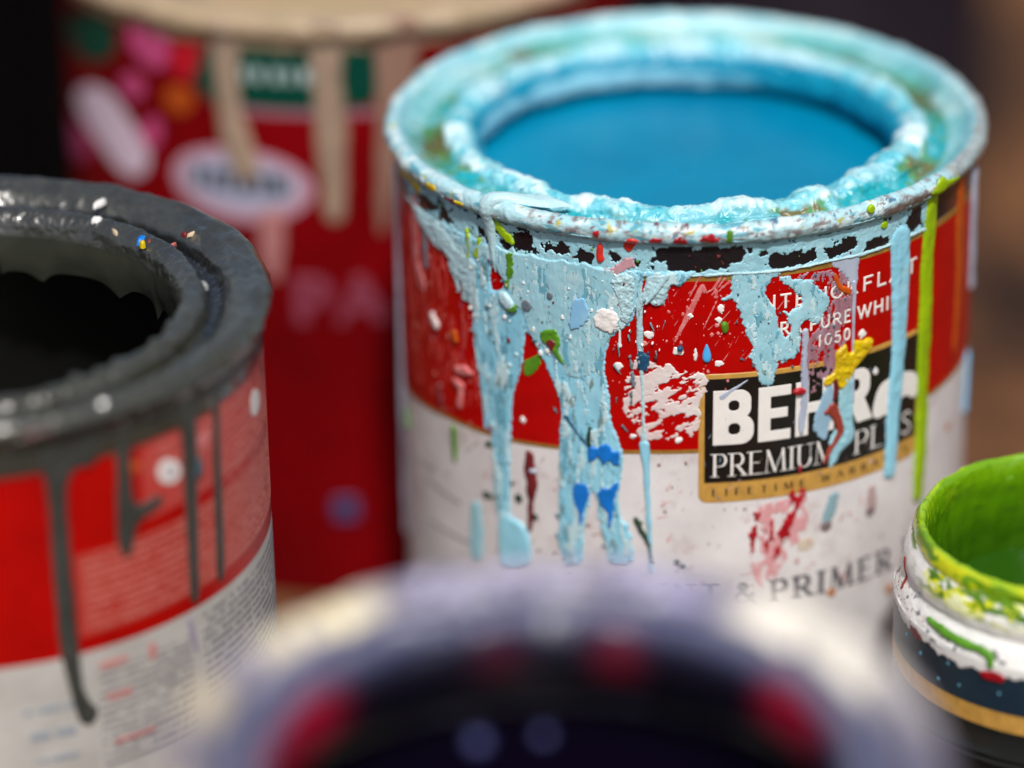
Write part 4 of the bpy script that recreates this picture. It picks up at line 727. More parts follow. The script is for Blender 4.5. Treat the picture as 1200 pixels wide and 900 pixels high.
# ================================================================== the grey paint can at the left
def build_grey_can():
    R, ZB = 52.0, 108.9
    can = thing('paint_can', 'red can with a thick glossy charcoal grey rim and grey drips, dark inside', 'paint can', (-90.16, 518.04, 0), 'open paint cans')
    can.scale = (.95, .95, .95)                           # a slightly narrower can; children sit DZ higher
    DZ = 18.6
    S = Side(R, ZB, 1.9)
    lathe('tin_body', [(0.5, -17.4), (50.5, -17.4), (51.4, -18.3), (52.3, -18.5), (52.6, -17.7), (52.3, -16.7), (51.9, -15.6), (51.9, 103)], 200, M['tin'], can)
    lab = wrap_band('label', can, R, 0.0, -13, 103.0, mat('cream white label paper', (200, 198, 192), rough=.45, vfreq=120, col2=(178, 175, 168)), rows=3)
    zred = lambda u: 66.4+0*u
    wrap_band('red_band', lab, R, .025, zred, 102.2, mat('deep red label print', (172, 8, 4), spec=.2, rough=.33, var=.15, vfreq=120))
    wrap_band('gold_edge', lab, R, .035, 101.2, 103.0, mat('olive gold print', (150, 116, 20), rough=.4, var=.2))
    # washed red panel of fine print
    pk = mat('washed red print', (178, 50, 40), rough=.45, vfreq=260, col2=(186, 78, 66), streak=(.5, .5, 3))
    pan = wrap_band('print_panel', lab, R, .04, 69.5, 84.5, pk, 24.5, 100, 80)
    wrap_band('print_panel', lab, R, .04, 87, 100.5, mat('faded red print', (196, 58, 50), rough=.45, vfreq=160, col2=(186, 84, 78), streak=(.6, .6, 1.5)), 37.5, 100, 80)
    pw = mat('pinkish white print', (206, 128, 118), rough=.5, vfreq=900, col2=(184, 74, 64))
    def rows(u0, u1, z0, z1, step, seed, hw):
        def f(U, V):
            k = np.round((V-z0)/step); d = np.abs(V-z0-k*step)
            wv = fbm(U*1.0, k*9.1, U*0+seed, .9, 3, .8, seed)
            g = np.minimum(hw-d, .18+.5*wv)
            return np.minimum(g, np.minimum(np.minimum(U-u0, u1-U), np.minimum(V-z0+.3, z1-V)))
        return f
    layer('fine_print', lab, S, rows(25.5, 96, 70.4, 84, 1.5, 1, .34), (24, 98, 69, 85), pw, T=.01, w=.2, base=.06, res=.16)
    layer('fine_print', lab, S, rows(40, 96, 94.2, 99.8, 1.6, 2, .36), (38, 98, 93, 101), pw, T=.01, w=.2, base=.06, res=.16)
    layer('fine_print', lab, S, rows(57, 96, 85.6, 93, 1.5, 3, .34), (56, 98, 85, 94), pw, T=.01, w=.2, base=.06, res=.16)
    dk = mat('dark fine print', (112, 108, 116), rough=.5, vfreq=900, col2=(140, 134, 136))
    layer('fine_print', lab, S, rows(27, 46, 44, 62, 1.5, 4, .3), (26, 47, 43, 63), dk, T=.01, w=.2, base=.05, res=.16)
    layer('fine_print', lab, S, rows(49, 97, 40, 64.4, 1.5, 5, .36), (48, 98, 39, 66), dk, T=.01, w=.2, base=.05, res=.16)
    layer('fine_print', lab, S, rows(14, 23, 47.5, 58, 5.0, 6, .8), (13, 24, 46, 59), mat('blue grey print', (148, 156, 166), rough=.5), T=.01, w=.2, base=.05, res=.2)
    layer('fine_print', lab, S, lambda U, V: np.maximum.reduce([np.minimum(a-np.abs(U-p), b-np.abs(V-q)) for p, q, a, b in ((30.0, 63.0, 2.6, .7), (30.6, 56.8, 2.4, .7), (37.5, 62.4, .9, 1.5), (33, 48, 4, .5))])+.3*fbm(U, V, U*0, .9, 2), (26, 40, 46, 66), mat('faded red small print', (198, 140, 134), rough=.5), T=.01, w=.2, base=.06, res=.16)
    bd = blob('round_badge', lab, S, [(43.55,96.17),(45.40,94.97),(46.24,92.90),(45.31,91.38),(43.35,91.38),(41.39,92.62),(40.82,94.71),(41.68,96.26)], M['white_print'], T=.01, w=.3, base=.07)
    blob('badge_ring', bd, S, [(43.65,95.04),(44.93,94.06),(45.23,92.84),(44.19,92.15),(42.71,92.89),(42.07,94.24),(42.52,95.16)], mat('grey badge print', (176, 166, 176), rough=.5, vfreq=900, col2=(216, 206, 206)), T=.01, w=.3, base=.10)
    blob('round_badge', lab, S, [(72.63,96.34),(75.67,93.91),(75.14,91.89),(72.19,91.06),(69.65,92.29),(69.08,94.82),(70.36,96.46)], M['white_print'], T=.01, w=.3, base=.07)
    dots('print_spot', lab, S, [list([(52.20,96.37)][0])+[1.6, .8], list([(53.19,101.91)][0])+[1.3, .8]], M['pink'], T=.01, w=.3, base=.06)
    # rim
    prof = smooth_prof([(52, 101.0), (52, 105.6), (52.7, 106.9)]+arc(52, ZB, 1.9, -30, 120, 8)+[(50.0, 110.2), (48.2, 109.6), (46.6, 108.2), (45.2, 106.2), (44.0, 105.6), (43.0, 106.4), (42.4, 108.0), (41.4, 109.1), (40.2, 109.2), (38.9, 108.3), (37.8, 106.6), (37.2, 104.4), (37.2, 102.4), (38.0, 101.6)], 1)
    prof, _ = resample(prof, .25)
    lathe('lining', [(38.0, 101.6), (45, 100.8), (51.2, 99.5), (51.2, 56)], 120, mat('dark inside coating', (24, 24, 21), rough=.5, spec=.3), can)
    def disp(TH, PR, PZ, X, Y):
        top = sst(104.5, 107, PZ)*sst(37.0, 38.5, PR)
        n1 = fbm(X, Y, PZ*.6, .09, 2, .4, 61); n2 = fbm(X, Y, PZ, .42, 3, .45, 62); n3 = 1-2*np.abs(fbm(X, Y, PZ, .16, 2, .4, 63))
        front = sst(110, 60, np.abs(np.degrees(TH)))
        ridge = sst(43.4, 42.2, PR)*sst(106, 108, PZ)
        lum = sst(.3, .62, fbm(X, Y, PZ, .30, 1, .5, 64)); fold = 1-np.abs(fbm(X*1.2+Y*.5, Y*.6, PZ, .16, 3, .5, 68))*2.5
        conc = np.sin(PR*2.4+2.2*n1+TH*1.5)*sst(-.2, .4, fbm(X, Y, PZ, .06, 2, .5, 69))
        return top*(.15+.34*n1+.02*n2+.17*conc*(1-.6*front)+.10*(1-np.abs(fbm(X, Y, PZ, .5, 3, .5, 60))*3)*sst(47.5, 45, PR)-.5*sst(46.4, 45, PR)*sst(42.6, 43.6, PR)+ridge*(.25+.35*lum*front)+.5*lum*front+.2*np.clip(fold, -.3, 1)*(1-front*.4)-.1)+sst(51, 51.6, PR)*sst(107.5, 106, PZ)*(.35+.25*n1)
    def color(TH, PR, PZ, X, Y):
        n1 = fbm(X, Y, PZ, .15, 4, .55, 65); n2 = fbm(X, Y, PZ, .7, 4, .55, 66)
        c = np.empty(PR.shape+(3,)); c[:] = lin((52, 53, 50))
        def put(k, col): c[:] = c*(1-k[..., None])+lin(col)*k[..., None]
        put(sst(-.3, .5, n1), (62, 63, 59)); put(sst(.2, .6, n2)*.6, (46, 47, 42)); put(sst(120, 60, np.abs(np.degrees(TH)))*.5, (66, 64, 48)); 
        put(sst(46.6, 45.4, PR)*sst(42.8, 43.6, PR)*.85, (16, 16, 16))  # groove's shade deepened with near-black pigment
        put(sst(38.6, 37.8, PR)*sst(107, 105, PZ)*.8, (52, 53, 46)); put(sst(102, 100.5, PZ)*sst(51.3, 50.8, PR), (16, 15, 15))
        return c
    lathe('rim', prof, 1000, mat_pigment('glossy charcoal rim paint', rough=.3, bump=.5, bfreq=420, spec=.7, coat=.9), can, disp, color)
    # paint film hanging inside the opening, with pointed drips
    nth = 720; th = np.linspace(-math.pi, math.pi, nth, endpoint=False)
    tt = np.linspace(0, 1, 26)[:, None]
    x = np.degrees(th)
    ph = np.pi*(x+151.0)/19.5+.5*np.sin(x*.11)+.35*np.sin(x*.053+1)
    ph = np.round(720/39.0)*0+ph
    cusp = (1-np.abs(np.sin(ph)))**1.5
    amp = 2.4+1.3*np.sin(x*.07+.6)+.8*np.sin(x*.19)
    zlo = 99.6-.8*np.sin(x*.045)-amp*cusp*1.25
    zlo = np.where(np.abs(x) > 176, zlo[0]+(zlo-zlo[0])*0+0, zlo)
    rr = 37.0+.0*x
    Z = 105.5+(zlo-105.5)*tt
    RR = rr-.35*np.sin(np.pi*np.clip(tt*1.0, 0, 1))-.25*fbm(x*.12, Z*.2, Z*0, .5, 3, .5, 67)
    V = np.stack([RR*np.sin(th), -RR*np.cos(th), Z], -1).reshape(-1, 3)
    i = np.arange(25)[:, None]*nth; j = np.arange(nth)[None]; j2 = (j+1) % nth
    Qd = np.stack([i+j, i+nth+j, i+nth+j2, i+j2], -1).reshape(-1, 4)
    film = mesh_from('paint_film', V, Qd, None, mat('olive grey wet paint', (58, 59, 50), rough=.3, vfreq=60, col2=(44, 46, 40)), can)
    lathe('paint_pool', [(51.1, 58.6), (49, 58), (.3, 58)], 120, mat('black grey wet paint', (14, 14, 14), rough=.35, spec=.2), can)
    # grey drips down the label
    ch = M['charcoal']
    mass = [(14.04,108.20),(13.83,105.51),(19.63,106.00),(19.44,103.61),(20.55,99.71),(20.78,93.50),(20.62,85.76),(20.60,77.90),(20.63,68.64),(21.40,63.29),(22.18,58.05),(22.71,55.12),(23.60,53.06),(25.54,52.66),(26.78,54.91),(25.52,56.61),(24.33,58.92),(23.97,64.23),(24.00,70.66),(24.03,77.04),(23.91,83.39),(23.91,91.21),(24.03,96.60),(25.15,99.85),(26.78,100.04),(29.01,99.73),(29.77,101.66),(30.36,103.48),(32.73,103.83),(33.15,100.94),(32.04,86.04),(32.75,82.65),(33.77,81.04),(35.07,82.96),(36.02,86.73),(37.45,87.64),(40.34,88.46),(42.07,89.52),(40.50,90.60),(38.00,90.27),(36.29,90.26),(35.52,93.49),(35.97,101.56),(36.36,104.51),(40.83,104.02),(45.90,103.50),(46.48,100.79),(46.51,93.73),(46.36,81.89),(46.27,70.62),(46.64,67.51),(48.34,67.39),(48.84,75.97),(49.28,83.82),(50.03,92.57),(50.39,99.19),(50.57,103.79),(55.04,103.15),(54.74,97.31),(54.12,88.06),(53.60,77.02),(53.37,68.96),(54.82,68.09),(55.49,69.57),(55.98,77.52),(56.37,89.75),(56.50,96.53),(57.13,102.87),(62.96,103.09),(74.51,101.71),(81.50,102.15),(56.15,109.22),(36.11,109.94),(22.46,109.93)]
    layer('paint_drip', can, S, lambda U, V: np.maximum(poly_sdf(U, V, mass, 1), np.minimum(np.minimum(V-103.2+.5*np.sin(U*.6), 107.2-V), np.minimum(U-8, 72-U))), bb(mass), ch, T=.5, w=1.3, res=.18, base=.08, rough=.08, rfreq=.4, edge=.12, efreq=.5, seed=70)
    drip('paint_drip', can, S, [(50.10,93.33),(50.16,91.41),(49.44,90.76)], [.5, .8, .5], mat('teal grey paint', (58, 92, 104), rough=.4), T=.2, w=.5, base=.5)
    drip('paint_drip', can, S, [(45.78,64.62),(46.37,61.56),(47.17,58.37)], [.6, .6, .4], mat('thin lilac smear', (160, 152, 170), rough=.5), T=.06, w=.5)
    drip('paint_spot', can, S, [(18.13,108.11),(20.92,108.30)], [.9, 1.0], mat('dusty red paint', (130, 70, 72), rough=.4), T=.15, w=.6, base=.4, edge=.3)
    dots('paint_spot', can, S, [list([(36.30,97.12)][0])+[1.1, .7]], M['orange'], T=.05, w=.4, base=.05, edge=.2)
    # chips lying on the rim
    def flake(name, p, sx_, sy_, rz, material, h=.7, seed=0):
        g = np.random.default_rng(seed); n = 14; a = np.linspace(0, 2*math.pi, n, endpoint=False)
        r = 1+.22*g.normal(size=n)
        V = [(0, 0, h)]
        for q, zz in ((.55, h*.9), (.9, h*.5), (1.0, -.5)):
            X_, Y_ = sx_*r*q*np.cos(a), sy_*r*q*np.sin(a)
            V += list(np.stack([X_*math.cos(rz)-Y_*math.sin(rz), X_*math.sin(rz)+Y_*math.cos(rz), np.full(n, zz)], -1))
        V = np.array(V, float)+(np.array(p)-np.array([-90.16, 518.04, 0]))/.95-np.array([0, 0, DZ])
        k = np.arange(n); k2 = (k+1) % n
        T_ = np.stack([0*k, 1+k, 1+k2], -1)
        Q_ = np.concatenate([np.stack([1+m*n+k, 1+(m+1)*n+k, 1+(m+1)*n+k2, 1+m*n+k2], -1) for m in (0, 1)])
        return mesh_from(name, V, Q_, T_, material, can)
    flake('paint_chip', (-70.40,556.80,122.17), .55, 1.9, -.55, M['white'], .6, 1)
    flake('paint_chip', (-70.26,550.62,121.60), 1.0, .75, .3, M['white'], .7, 2)
    flake('paint_chip', (-61.90,542.92,121.12), 1.15, 1.1, .2, M['blue'], .8, 3)
    flake('paint_chip', (-61.63,540.06,121.41), .6, .5, 0, M['yellow'], .9, 4)
    flake('paint_chip', (-60.48,541.53,121.22), .7, .35, .9, M['brick'], .6, 5)
    flake('paint_chip', (-56.77,540.00,121.03), .3, 1.5, -.5, M['pink'], .5, 6)
    flake('paint_chip', (-54.87,545.16,121.12), .6, .5, 0, M['maroon'], .4, 7)
    flake('paint_chip', (-67.04,547.01,121.03), .3, 1.3, .5, M['tan'], .4, 8)
    flake('paint_chip', (-53.10,544.93,121.50), .25, 1.5, -.9, M['tan'], .3, 9)
    flake('paint_chip', (-50.53,526.13,119.89), .9, 1.4, .4, mat('pale grey skin', (150, 152, 150), rough=.3), .8, 10)
    flake('paint_chip', (-52.55,528.64,119.89), .8, .7, .4, mat('pale grey crumb', (150, 152, 150), rough=.3), .8, 11)
    for ch_ in can.children: ch_.location.z = DZ*MM
build_grey_can()

# ================================================================== the red can behind
def build_red_can():
    R, ZB = 58.6, 124.8
    can = thing('paint_can', 'blurred red can behind, tan drips running over a green panel and white oval', 'paint can', (-33.2, 693.3, 0), 'open paint cans')
    S = Side(R, ZB)
    lathe('tin_body', [(0.5, 1.2), (57, 1.0), (58, .3), (58.4, .4), (58.5, 3), (58.5, 121.5)], 200, M['tin'], can)
    lab = wrap_band('label', can, R, 0.0, 0.6, 121.5, mat('crimson label print', (116, 0, 6), rough=.6, spec=.1, var=.3, vfreq=40), rows=3)
    grn = mat('dark green print', (0, 64, 50), rough=.5, spec=.2, var=.1)
    gp = blob('green_panel', lab, S, [(-29, 121.3), (-29, 108.8), (-19, 108.4), (5.5, 108.4), (8.4, 111), (8.8, 116), (7.6, 121.3)], grn, smooth=1, T=.01, w=.4, base=.03, res=.35)
    wgr = mat('greyed white print', (170, 190, 188), rough=.5)
    layer('lettering', gp, S, lambda U, V: np.minimum(np.minimum(1.7-np.abs(V-115.2), 11-np.abs(U+8.5)), .1+.9*np.sin(U*2.0+.8*np.sin(U*.7))), (-21, 4, 112, 119), wgr, T=.01, w=.3, base=.06, res=.25)
    blob('green_panel', lab, S, [(-79.94,111.82),(-61.59,119.62),(-49.89,120.74),(-49.48,114.05),(-54.81,110.41),(-63.75,107.31),(-72.66,108.78)], grn, T=.01, w=.4, base=.03, res=.35)
    wrap_band('grey_line', lab, R, .03, 106.9, 108.3, mat('mauve grey print', (150, 110, 124), rough=.5), -20, 8, 40)
    ov = layer('oval_badge', lab, S, lambda U, V: 1-np.hypot((U+20.3)/15.2, (V-91.6)/7.9), (-38, -3, 82, 101), mat('pinkish white print', (190, 150, 166), rough=.45), T=.01, w=.4, base=.03, res=.3)
    layer('oval_field', ov, S, lambda U, V: 1-np.hypot((U+20.3)/13.2, (V-91.9)/5.9), (-36, -5, 84, 99), mat('lavender white print', (170, 172, 196), rough=.45), T=.01, w=.4, base=.05, res=.3)
    layer('lettering', ov, S, lambda U, V: np.minimum(np.minimum(2.4-np.abs(V-92.2), 11-np.abs(U+20.3)), .6+.8*np.sin(U*1.9+.9*np.sin(U*.8))), (-33, -8, 89, 97), mat('slate print', (60, 72, 80), rough=.5), T=.01, w=.3, base=.08, res=.25)
    pw = mat('dusky pink print', (138, 60, 80), rough=.5)
    lettering('lettering', lab, S, 'PA', -9.4, 7.6, 62.5, 10.5, pw, thick=.14, thin=.09, gap=.25, base=.05, res=.3)
    # flower print on the left
    fl = blob('flower_print', lab, S, [(-73.08,97.48),(-62.67,103.25),(-54.21,104.77),(-49.09,101.85),(-45.58,98.78),(-41.40,95.10),(-42.88,89.41),(-48.93,87.18),(-54.22,88.93),(-59.51,92.07),(-67.45,93.85)], mat('pale petal print', (216, 196, 212), rough=.5), T=.01, w=.5, base=.05, res=.35)
    pet = mat('pink petal print', (190, 70, 120), rough=.5, var=.2, vfreq=60)
    for k, p in enumerate(([(-45.54,120.75),(-38.57,123.36),(-34.82,120.93),(-34.36,115.71),(-38.13,112.11),(-42.66,113.95),(-45.97,116.37)], [(-84.02,87.96),(-81.58,89.81),(-66.70,92.24),(-61.60,89.14),(-69.75,83.99),(-84.13,80.52)], [(-45.23,97.05),(-40.73,102.90),(-37.57,102.17),(-38.38,97.64),(-41.43,94.73)], [(-34.61,123.78),(-30.36,125.91),(-28.90,124.05),(-31.05,121.60),(-33.91,121.80)], [(-49.46,109.01),(-43.90,111.15),(-41.23,108.19),(-44.00,104.64),(-48.77,104.85)])):
        blob('petal', fl, S, p, pet if k != 3 else mat('violet petal print', (150, 60, 110), rough=.5), T=.01, w=.5, base=.05, res=.35)
    blob('petal', fl, S, [(-37.08,108.40),(-33.87,110.83),(-29.80,110.50),(-28.81,107.45),(-31.83,104.41),(-36.04,104.66)], mat('burnt orange print', (170, 70, 8), rough=.5), T=.01, w=.5, base=.05, res=.35)
    blob('petal', fl, S, [(-35.09,117.35),(-30.69,120.96),(-26.81,120.51),(-28.04,113.27),(-32.16,111.50),(-34.54,113.19)], mat('bright red print', (180, 4, 30), rough=.5), T=.01, w=.5, base=.05, res=.35)
    # rim
    prof = smooth_prof([(58.6, 120.6), (58.7, 122.6)]+arc(58.6, ZB, 1.9, -30, 150, 8)+[(56.4, 124.0), (54, 122.3), (51.5, 122.0), (50.2, 123.4), (48.6, 124.6), (46.6, 124.2), (45, 122.4), (44.8, 118), (50, 116.4), (58, 116), (58, 80)], 1)
    prof, _ = resample(prof, .6)
    def disp(TH, PR, PZ, X, Y): return sst(44.9, 45.8, PR)*sst(119, 122, PZ)*(.4+.7*fbm(X, Y, PZ, .12, 4, .5, 81))
    def color(TH, PR, PZ, X, Y):
        n1 = fbm(X, Y, PZ, .08, 4, .55, 82); n2 = fbm(X, Y, PZ, .3, 3, .55, 83)
        c = np.empty(PR.shape+(3,)); c[:] = lin((172, 150, 122))
        def put(k, col): c[:] = c*(1-k[..., None])+lin(col)*k[..., None]
        put(sst(0, .6, n1), (164, 144, 118)); put(sst(.3, .6, n2)*.6, (146, 126, 92))
        put(sst(30, 50, np.degrees(TH))*.5, (190, 140, 120)); put(sst(122, 118, PZ)*sst(50, 46, PR), (120, 104, 84))
        return c
    lathe('rim', prof, 420, mat_pigment('tan rim paint', rough=.4, bump=.2, bfreq=700), can, disp, color)
    lathe('paint_pool', [(57.8, 100.4), (56, 100), (.3, 100)], 90, mat('tan wet paint', (176, 156, 124), rough=.25), can)
    t = mat('dull tan paint', (160, 138, 118), rough=.45, var=.1, vfreq=150)
    drip('paint_drip', can, S, [(-21.82,122.91),(-22.04,115.87),(-21.62,107.06),(-20.31,100.97),(-18.63,95.22),(-17.97,94.21)], [3.4, 2.7, 2.5, 3.4, 2.9, 1.4], t, T=.7, w=1.8, res=.3)
    drip('paint_drip', can, S, [(-13.82,84.78),(-14.10,78.89),(-14.03,72.98)], [2.6, 2.6, 1.4], mat('thin pinkish tan paint', (178, 120, 118), rough=.5), T=.3, w=1.5, res=.3)
    drip('paint_drip', can, S, [(-1.66,123.99),(-1.51,115.27),(-1.16,102.89),(-1.07,92.12),(-1.11,86.68)], [3.8, 2.9, 3.2, 2.4, 2.0], t, T=.7, w=1.8, res=.3)
    drip('paint_drip', can, S, [(12.47,123.26),(11.87,114.58),(10.54,104.08),(9.14,91.64),(8.17,82.62)], [4.5, 4.0, 2.6, 1.8, .8], mat('brownish tan paint', (148, 116, 100), rough=.45), T=.5, w=1.8, res=.3)
    spatter('paint_spot', can, S, [list([(-1.31,20.94)][0])+[3.4, 1]], mat('dull blue paint', (36, 70, 120), rough=.45), T=.2, w=1.5, res=.3)
build_red_can()

# ================================================================== the dark purple can in front, far out of focus
def build_purple_can():
    R, ZB = 46.2, 124.8
    can = thing('paint_can', 'very blurred near can with lavender and cream smeared rim, painted highlights, near black paint', 'paint can', (4.3, 370.1, 0), 'open paint cans')
    lathe('tin_body', [(0.5, 1.2), (44.7, 1.2), (45.6, .3), (46.5, .1), (46.8, .9), (46.5, 1.9), (46.1, 3), (46.1, 118)], 160, M['tin'], can)
    wrap_band('label', can, 46.15, 0.0, 6, 118, mat('grey white label', (186, 182, 186), rough=.5, var=.15, vfreq=60), rows=3)
    prof = smooth_prof([(46.2, 117.6), (46.3, 122.6)]+arc(46.2, ZB, 1.8, -30, 140, 8)+[(44.4, 124.4), (42.6, 123.0), (41.8, 122.7), (40.8, 123.0), (39.6, 123.8), (38.2, 124.0), (36.8, 123.1), (35.6, 121.2), (35.0, 118.8), (35.2, 115.4), (37, 114), (45.4, 113), (45.4, 84)], 1)
    prof, _ = resample(prof, .4)
    def disp(TH, PR, PZ, X, Y): return sst(35.2, 36.8, PR)*sst(119, 122, PZ)*(.3+.7*fbm(X, Y, PZ, .14, 4, .5, 91))
    def color(TH, PR, PZ, X, Y):
        n1 = fbm(X, Y, PZ, .09, 4, .55, 92); n2 = fbm(X, Y, PZ, .35, 3, .55, 93); d = np.degrees(TH) % 360
        c = np.empty(PR.shape+(3,)); c[:] = lin((124, 120, 138))
        def put(k, col): c[:] = c*(1-k[..., None])+lin(col)*k[..., None]
        put(sst(0, .5, n1), (166, 160, 174)); put(sst(.2, .6, n2), (92, 90, 114))
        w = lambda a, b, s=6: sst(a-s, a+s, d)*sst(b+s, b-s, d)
        put(sst(43.6, 42.2, PR)*sst(38.2, 39.4, PR)*.9, (48, 52, 84))
        put(sst(44.4, 43.4, PR)*sst(36, 37, PR)*w(172, 180)*.25, (190, 180, 170))  # faint pale patch, a highlight put into the pigment
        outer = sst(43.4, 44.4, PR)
        put(sst(42.8, 43.8, PR)*w(211, 236)*sst(-.6, 0, n2), (246, 234, 196)); put(sst(43.4, 44.4, PR)*w(248, 262)*.8, (230, 214, 176)); put(sst(41.6, 42.8, PR)*w(108, 146)*sst(-.8, -.2, n2), (246, 238, 222)); put(sst(43.6, 44.4, PR)*w(92, 104)*.5, (226, 216, 206)); put(outer*w(275, 290)*.6, (226, 206, 170))  # cream paint, with the rim's bright highlights put into the same pigment
        put(sst(42, 41, PR)*sst(38, 39, PR)*w(200, 212, 3), (246, 242, 242))  # short white arc painted in as a highlight
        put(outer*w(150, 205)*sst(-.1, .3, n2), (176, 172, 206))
        put(sst(40.8, 39.4, PR)*.8, (112, 114, 138)); put(sst(38.4, 37.2, PR)*.85, (66, 70, 100))
        col = sst(123.4, 122.2, PZ)*sst(38.2, 36.6, PR)
        put(sst(122.4, 121.0, PZ)*sst(37.4, 36.4, PR)*.96, (10, 4, 18))
        put(col*sst(120.5, 122, PZ), (40, 42, 68)); put(np.clip(col*(w(232, 280, 8)+.3*w(160, 170, 4)+.12*w(186, 196, 4)+w(106, 128, 6)*.9), 0, 1)*sst(115, 117, PZ), (150, 6, 40));
        put(sst(114.6, 113.8, PZ)*sst(46, 45, PR), (12, 8, 16))
        return c
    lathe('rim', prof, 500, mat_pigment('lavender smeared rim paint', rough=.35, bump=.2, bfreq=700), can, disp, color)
    lathe('paint_pool', [(45.3, 104.6), (43.5, 104), (.3, 104)], 90, mat('near black purple wet paint', (8, 4, 18), rough=.25, spec=.3), can,
          disp=lambda TH, PR, PZ, X, Y: .4*fbm(X, Y, PZ, .06, 2))
    bm_ = mat('violet glint bubble', (70, 76, 130), rough=.15)  # bubbles added for bluish glints, the glint tone is in their colour
    for X_, Y_, r_ in ((-5.49,407.20,104.00), (3.46,408.67,104.00)):
        k = 12; a = np.linspace(0, math.pi/2, k); rad = 1.5 if X_ < 0 else 1.1
        o = lathe('glint_bubble', [(rad*math.cos(t)+.01, rad*math.sin(t)) for t in a], 24, bm_, can)
        o.location = ((X_-4.3)*MM, (Y_-370.1)*MM, 104.1*MM)
build_purple_can()

# ================================================================== the green paint jar at the right
def build_green_jar():
    jar = thing('paint_jar', 'small dark jar of lime green paint with white crusted neck and gold band', 'paint jar', (93.2, 513.5, 0))
    R = 29.4
    S = Side(R, 500)
    body = lathe('jar_body', smooth_prof([(0.4, 1), (26.5, .8), (28.6, 0.3), (29.3, 2), (29.4, 5), (29.4, 47.6), (29.4, 48.0), (29.75, 48.3), (29.75, 49.0), (29.4, 49.3), (29.75, 49.8), (29.75, 50.4), (29.4, 50.8), (29.4, 66.8), (29.0, 68.2), (27.9, 69.4), (27.5, 70.2), (27.5, 72)], 1), 260, mat('black jar plastic', (30, 32, 30), rough=.25), jar)
    lb = wrap_band('label', jar, R, .06, 58.6, 66.6, mat('dark teal navy print', (34, 56, 66), rough=.3, vfreq=160, col2=(26, 40, 58)))
    wrap_band('gold_band', lb, R, .06, 55.2, 58.55, M['bright_gold'])
    # white crusted neck
    wprof = smooth_prof([(29.62, 66.6), (29.4, 67.8), (28.6, 69.6), (27.9, 70.7), (27.7, 71.3), (28.0, 72.0), (28.1, 73.6), (27.6, 75.4), (26.8, 76.8), (26.3, 78.0)], 1)
    wprof, _ = resample(wprof, .15)
    nwhite = mat_pigment('white crusted neck paint', rough=.4, bump=.25, bfreq=1100)
    def wdisp(TH, PR, PZ, X, Y): return .10+.10*fbm(X, Y, PZ, .3, 4, .5, 101)+.03*fbm(X, Y, PZ, 1.5, 3, .5, 102)
    def wcol(TH, PR, PZ, X, Y):
        n1 = fbm(X, Y, PZ, .22, 4, .55, 103); n2 = fbm(X, Y, PZ, .9, 4, .55, 104); n4 = fbm(X, Y, PZ, .5, 3, .5, 105)
        c = np.empty(PR.shape+(3,)); c[:] = lin((240, 240, 236))
        def put(k, col): c[:] = c*(1-k[..., None])+lin(col)*k[..., None]
        u = TH*28; k1 = fbm(u*.5, PZ*1.1, u*0, .35, 4, .55, 106); k2 = fbm(u*.45, PZ*1.2, u*0+5, .5, 4, .55, 107)
        up = sst(72.3, 75.2, PZ+.8*k1)*sst(-40, -33, u+4*k2)
        put(sst(.3, .7, n1)*.5, (228, 232, 214))
        put(up*sst(-.35, .0, k1+.4*n4), (216, 222, 16)); put(up*sst(.02, .22, k2+.3*n2), (74, 118, 18)); put(up*sst(.28, .5, k1*.6-k2*.8), (238, 242, 190)); put(sst(76.2, 77.0, PZ)*sst(-.3, .2, k2), (96, 140, 16))
        low = sst(71.5, 69, PZ)
        put(low*sst(.48, .58, n2)*sst(-26, -36, u)*.9, (150, 70, 50)); put(low*sst(.52, .6, n4+.2*n2)*.9, (80, 70, 80))
        return c
    lathe('neck_crust', wprof, 620, nwhite, jar, wdisp, wcol)
    # torn lower edge of the white paint over the label
    def torn(U, V):
        e = 65.2+.5*fbm(U, U*0, U*0, .18, 3, .5, 111)+.55*fbm(U, V, U*0, .8, 4, .6, 112)+.9*sst(-36, -46, U)
        return np.minimum(V-e, 67.6-V)
    wt = mat('white crust', (240, 240, 236), rough=.4, bump=.25, bfreq=1100)
    layer('neck_crust', jar, S, torn, (-90, 90, 62.5, 68.4), wt, T=.12, w=.5, base=.12, res=.13)
    class Neck:
        def __call__(s, u, z, h):
            r = np.interp(z, wprof[:, 1], wprof[:, 0])+.13+h; th = u/R
            return np.stack([r*np.sin(th), -r*np.cos(th), z], -1)
    N = Neck()
    drip('paint_streak', jar, N, [(-32.2, 69.6), (-28, 69.2), (-23, 68.9), (-19.6, 68.9), (-17.9, 68.3), (-17.6, 66.9)], [.4, .75, .7, .7, .85, .55], M['leaf'], T=.4, w=.8, base=.15, edge=.15, seed=113, res=.1)
    blob('paint_spot', jar, S, [(-19.96,65.02),(-18.10,65.81),(-16.61,66.43),(-14.78,65.35),(-15.30,64.09),(-17.41,64.11),(-18.96,64.09)], M['crimson'], T=.12, w=.5, base=.3, edge=.25, seed=114)
    blob('paint_spot', jar, S, [(-37.20,66.46),(-34.12,66.78),(-31.96,65.94),(-32.91,64.81),(-35.74,64.64)], M['maroon'], T=.1, w=.4, base=.2, edge=.4, efreq=1.4, seed=115)
    drip('paint_spot', jar, N, [(-45.5, 74.0), (-44.5, 71.6), (-43.6, 69.6)], [.35, .5, .4], M['brick'], T=.1, w=.3, base=.1, edge=.3, efreq=1.6, seed=116)
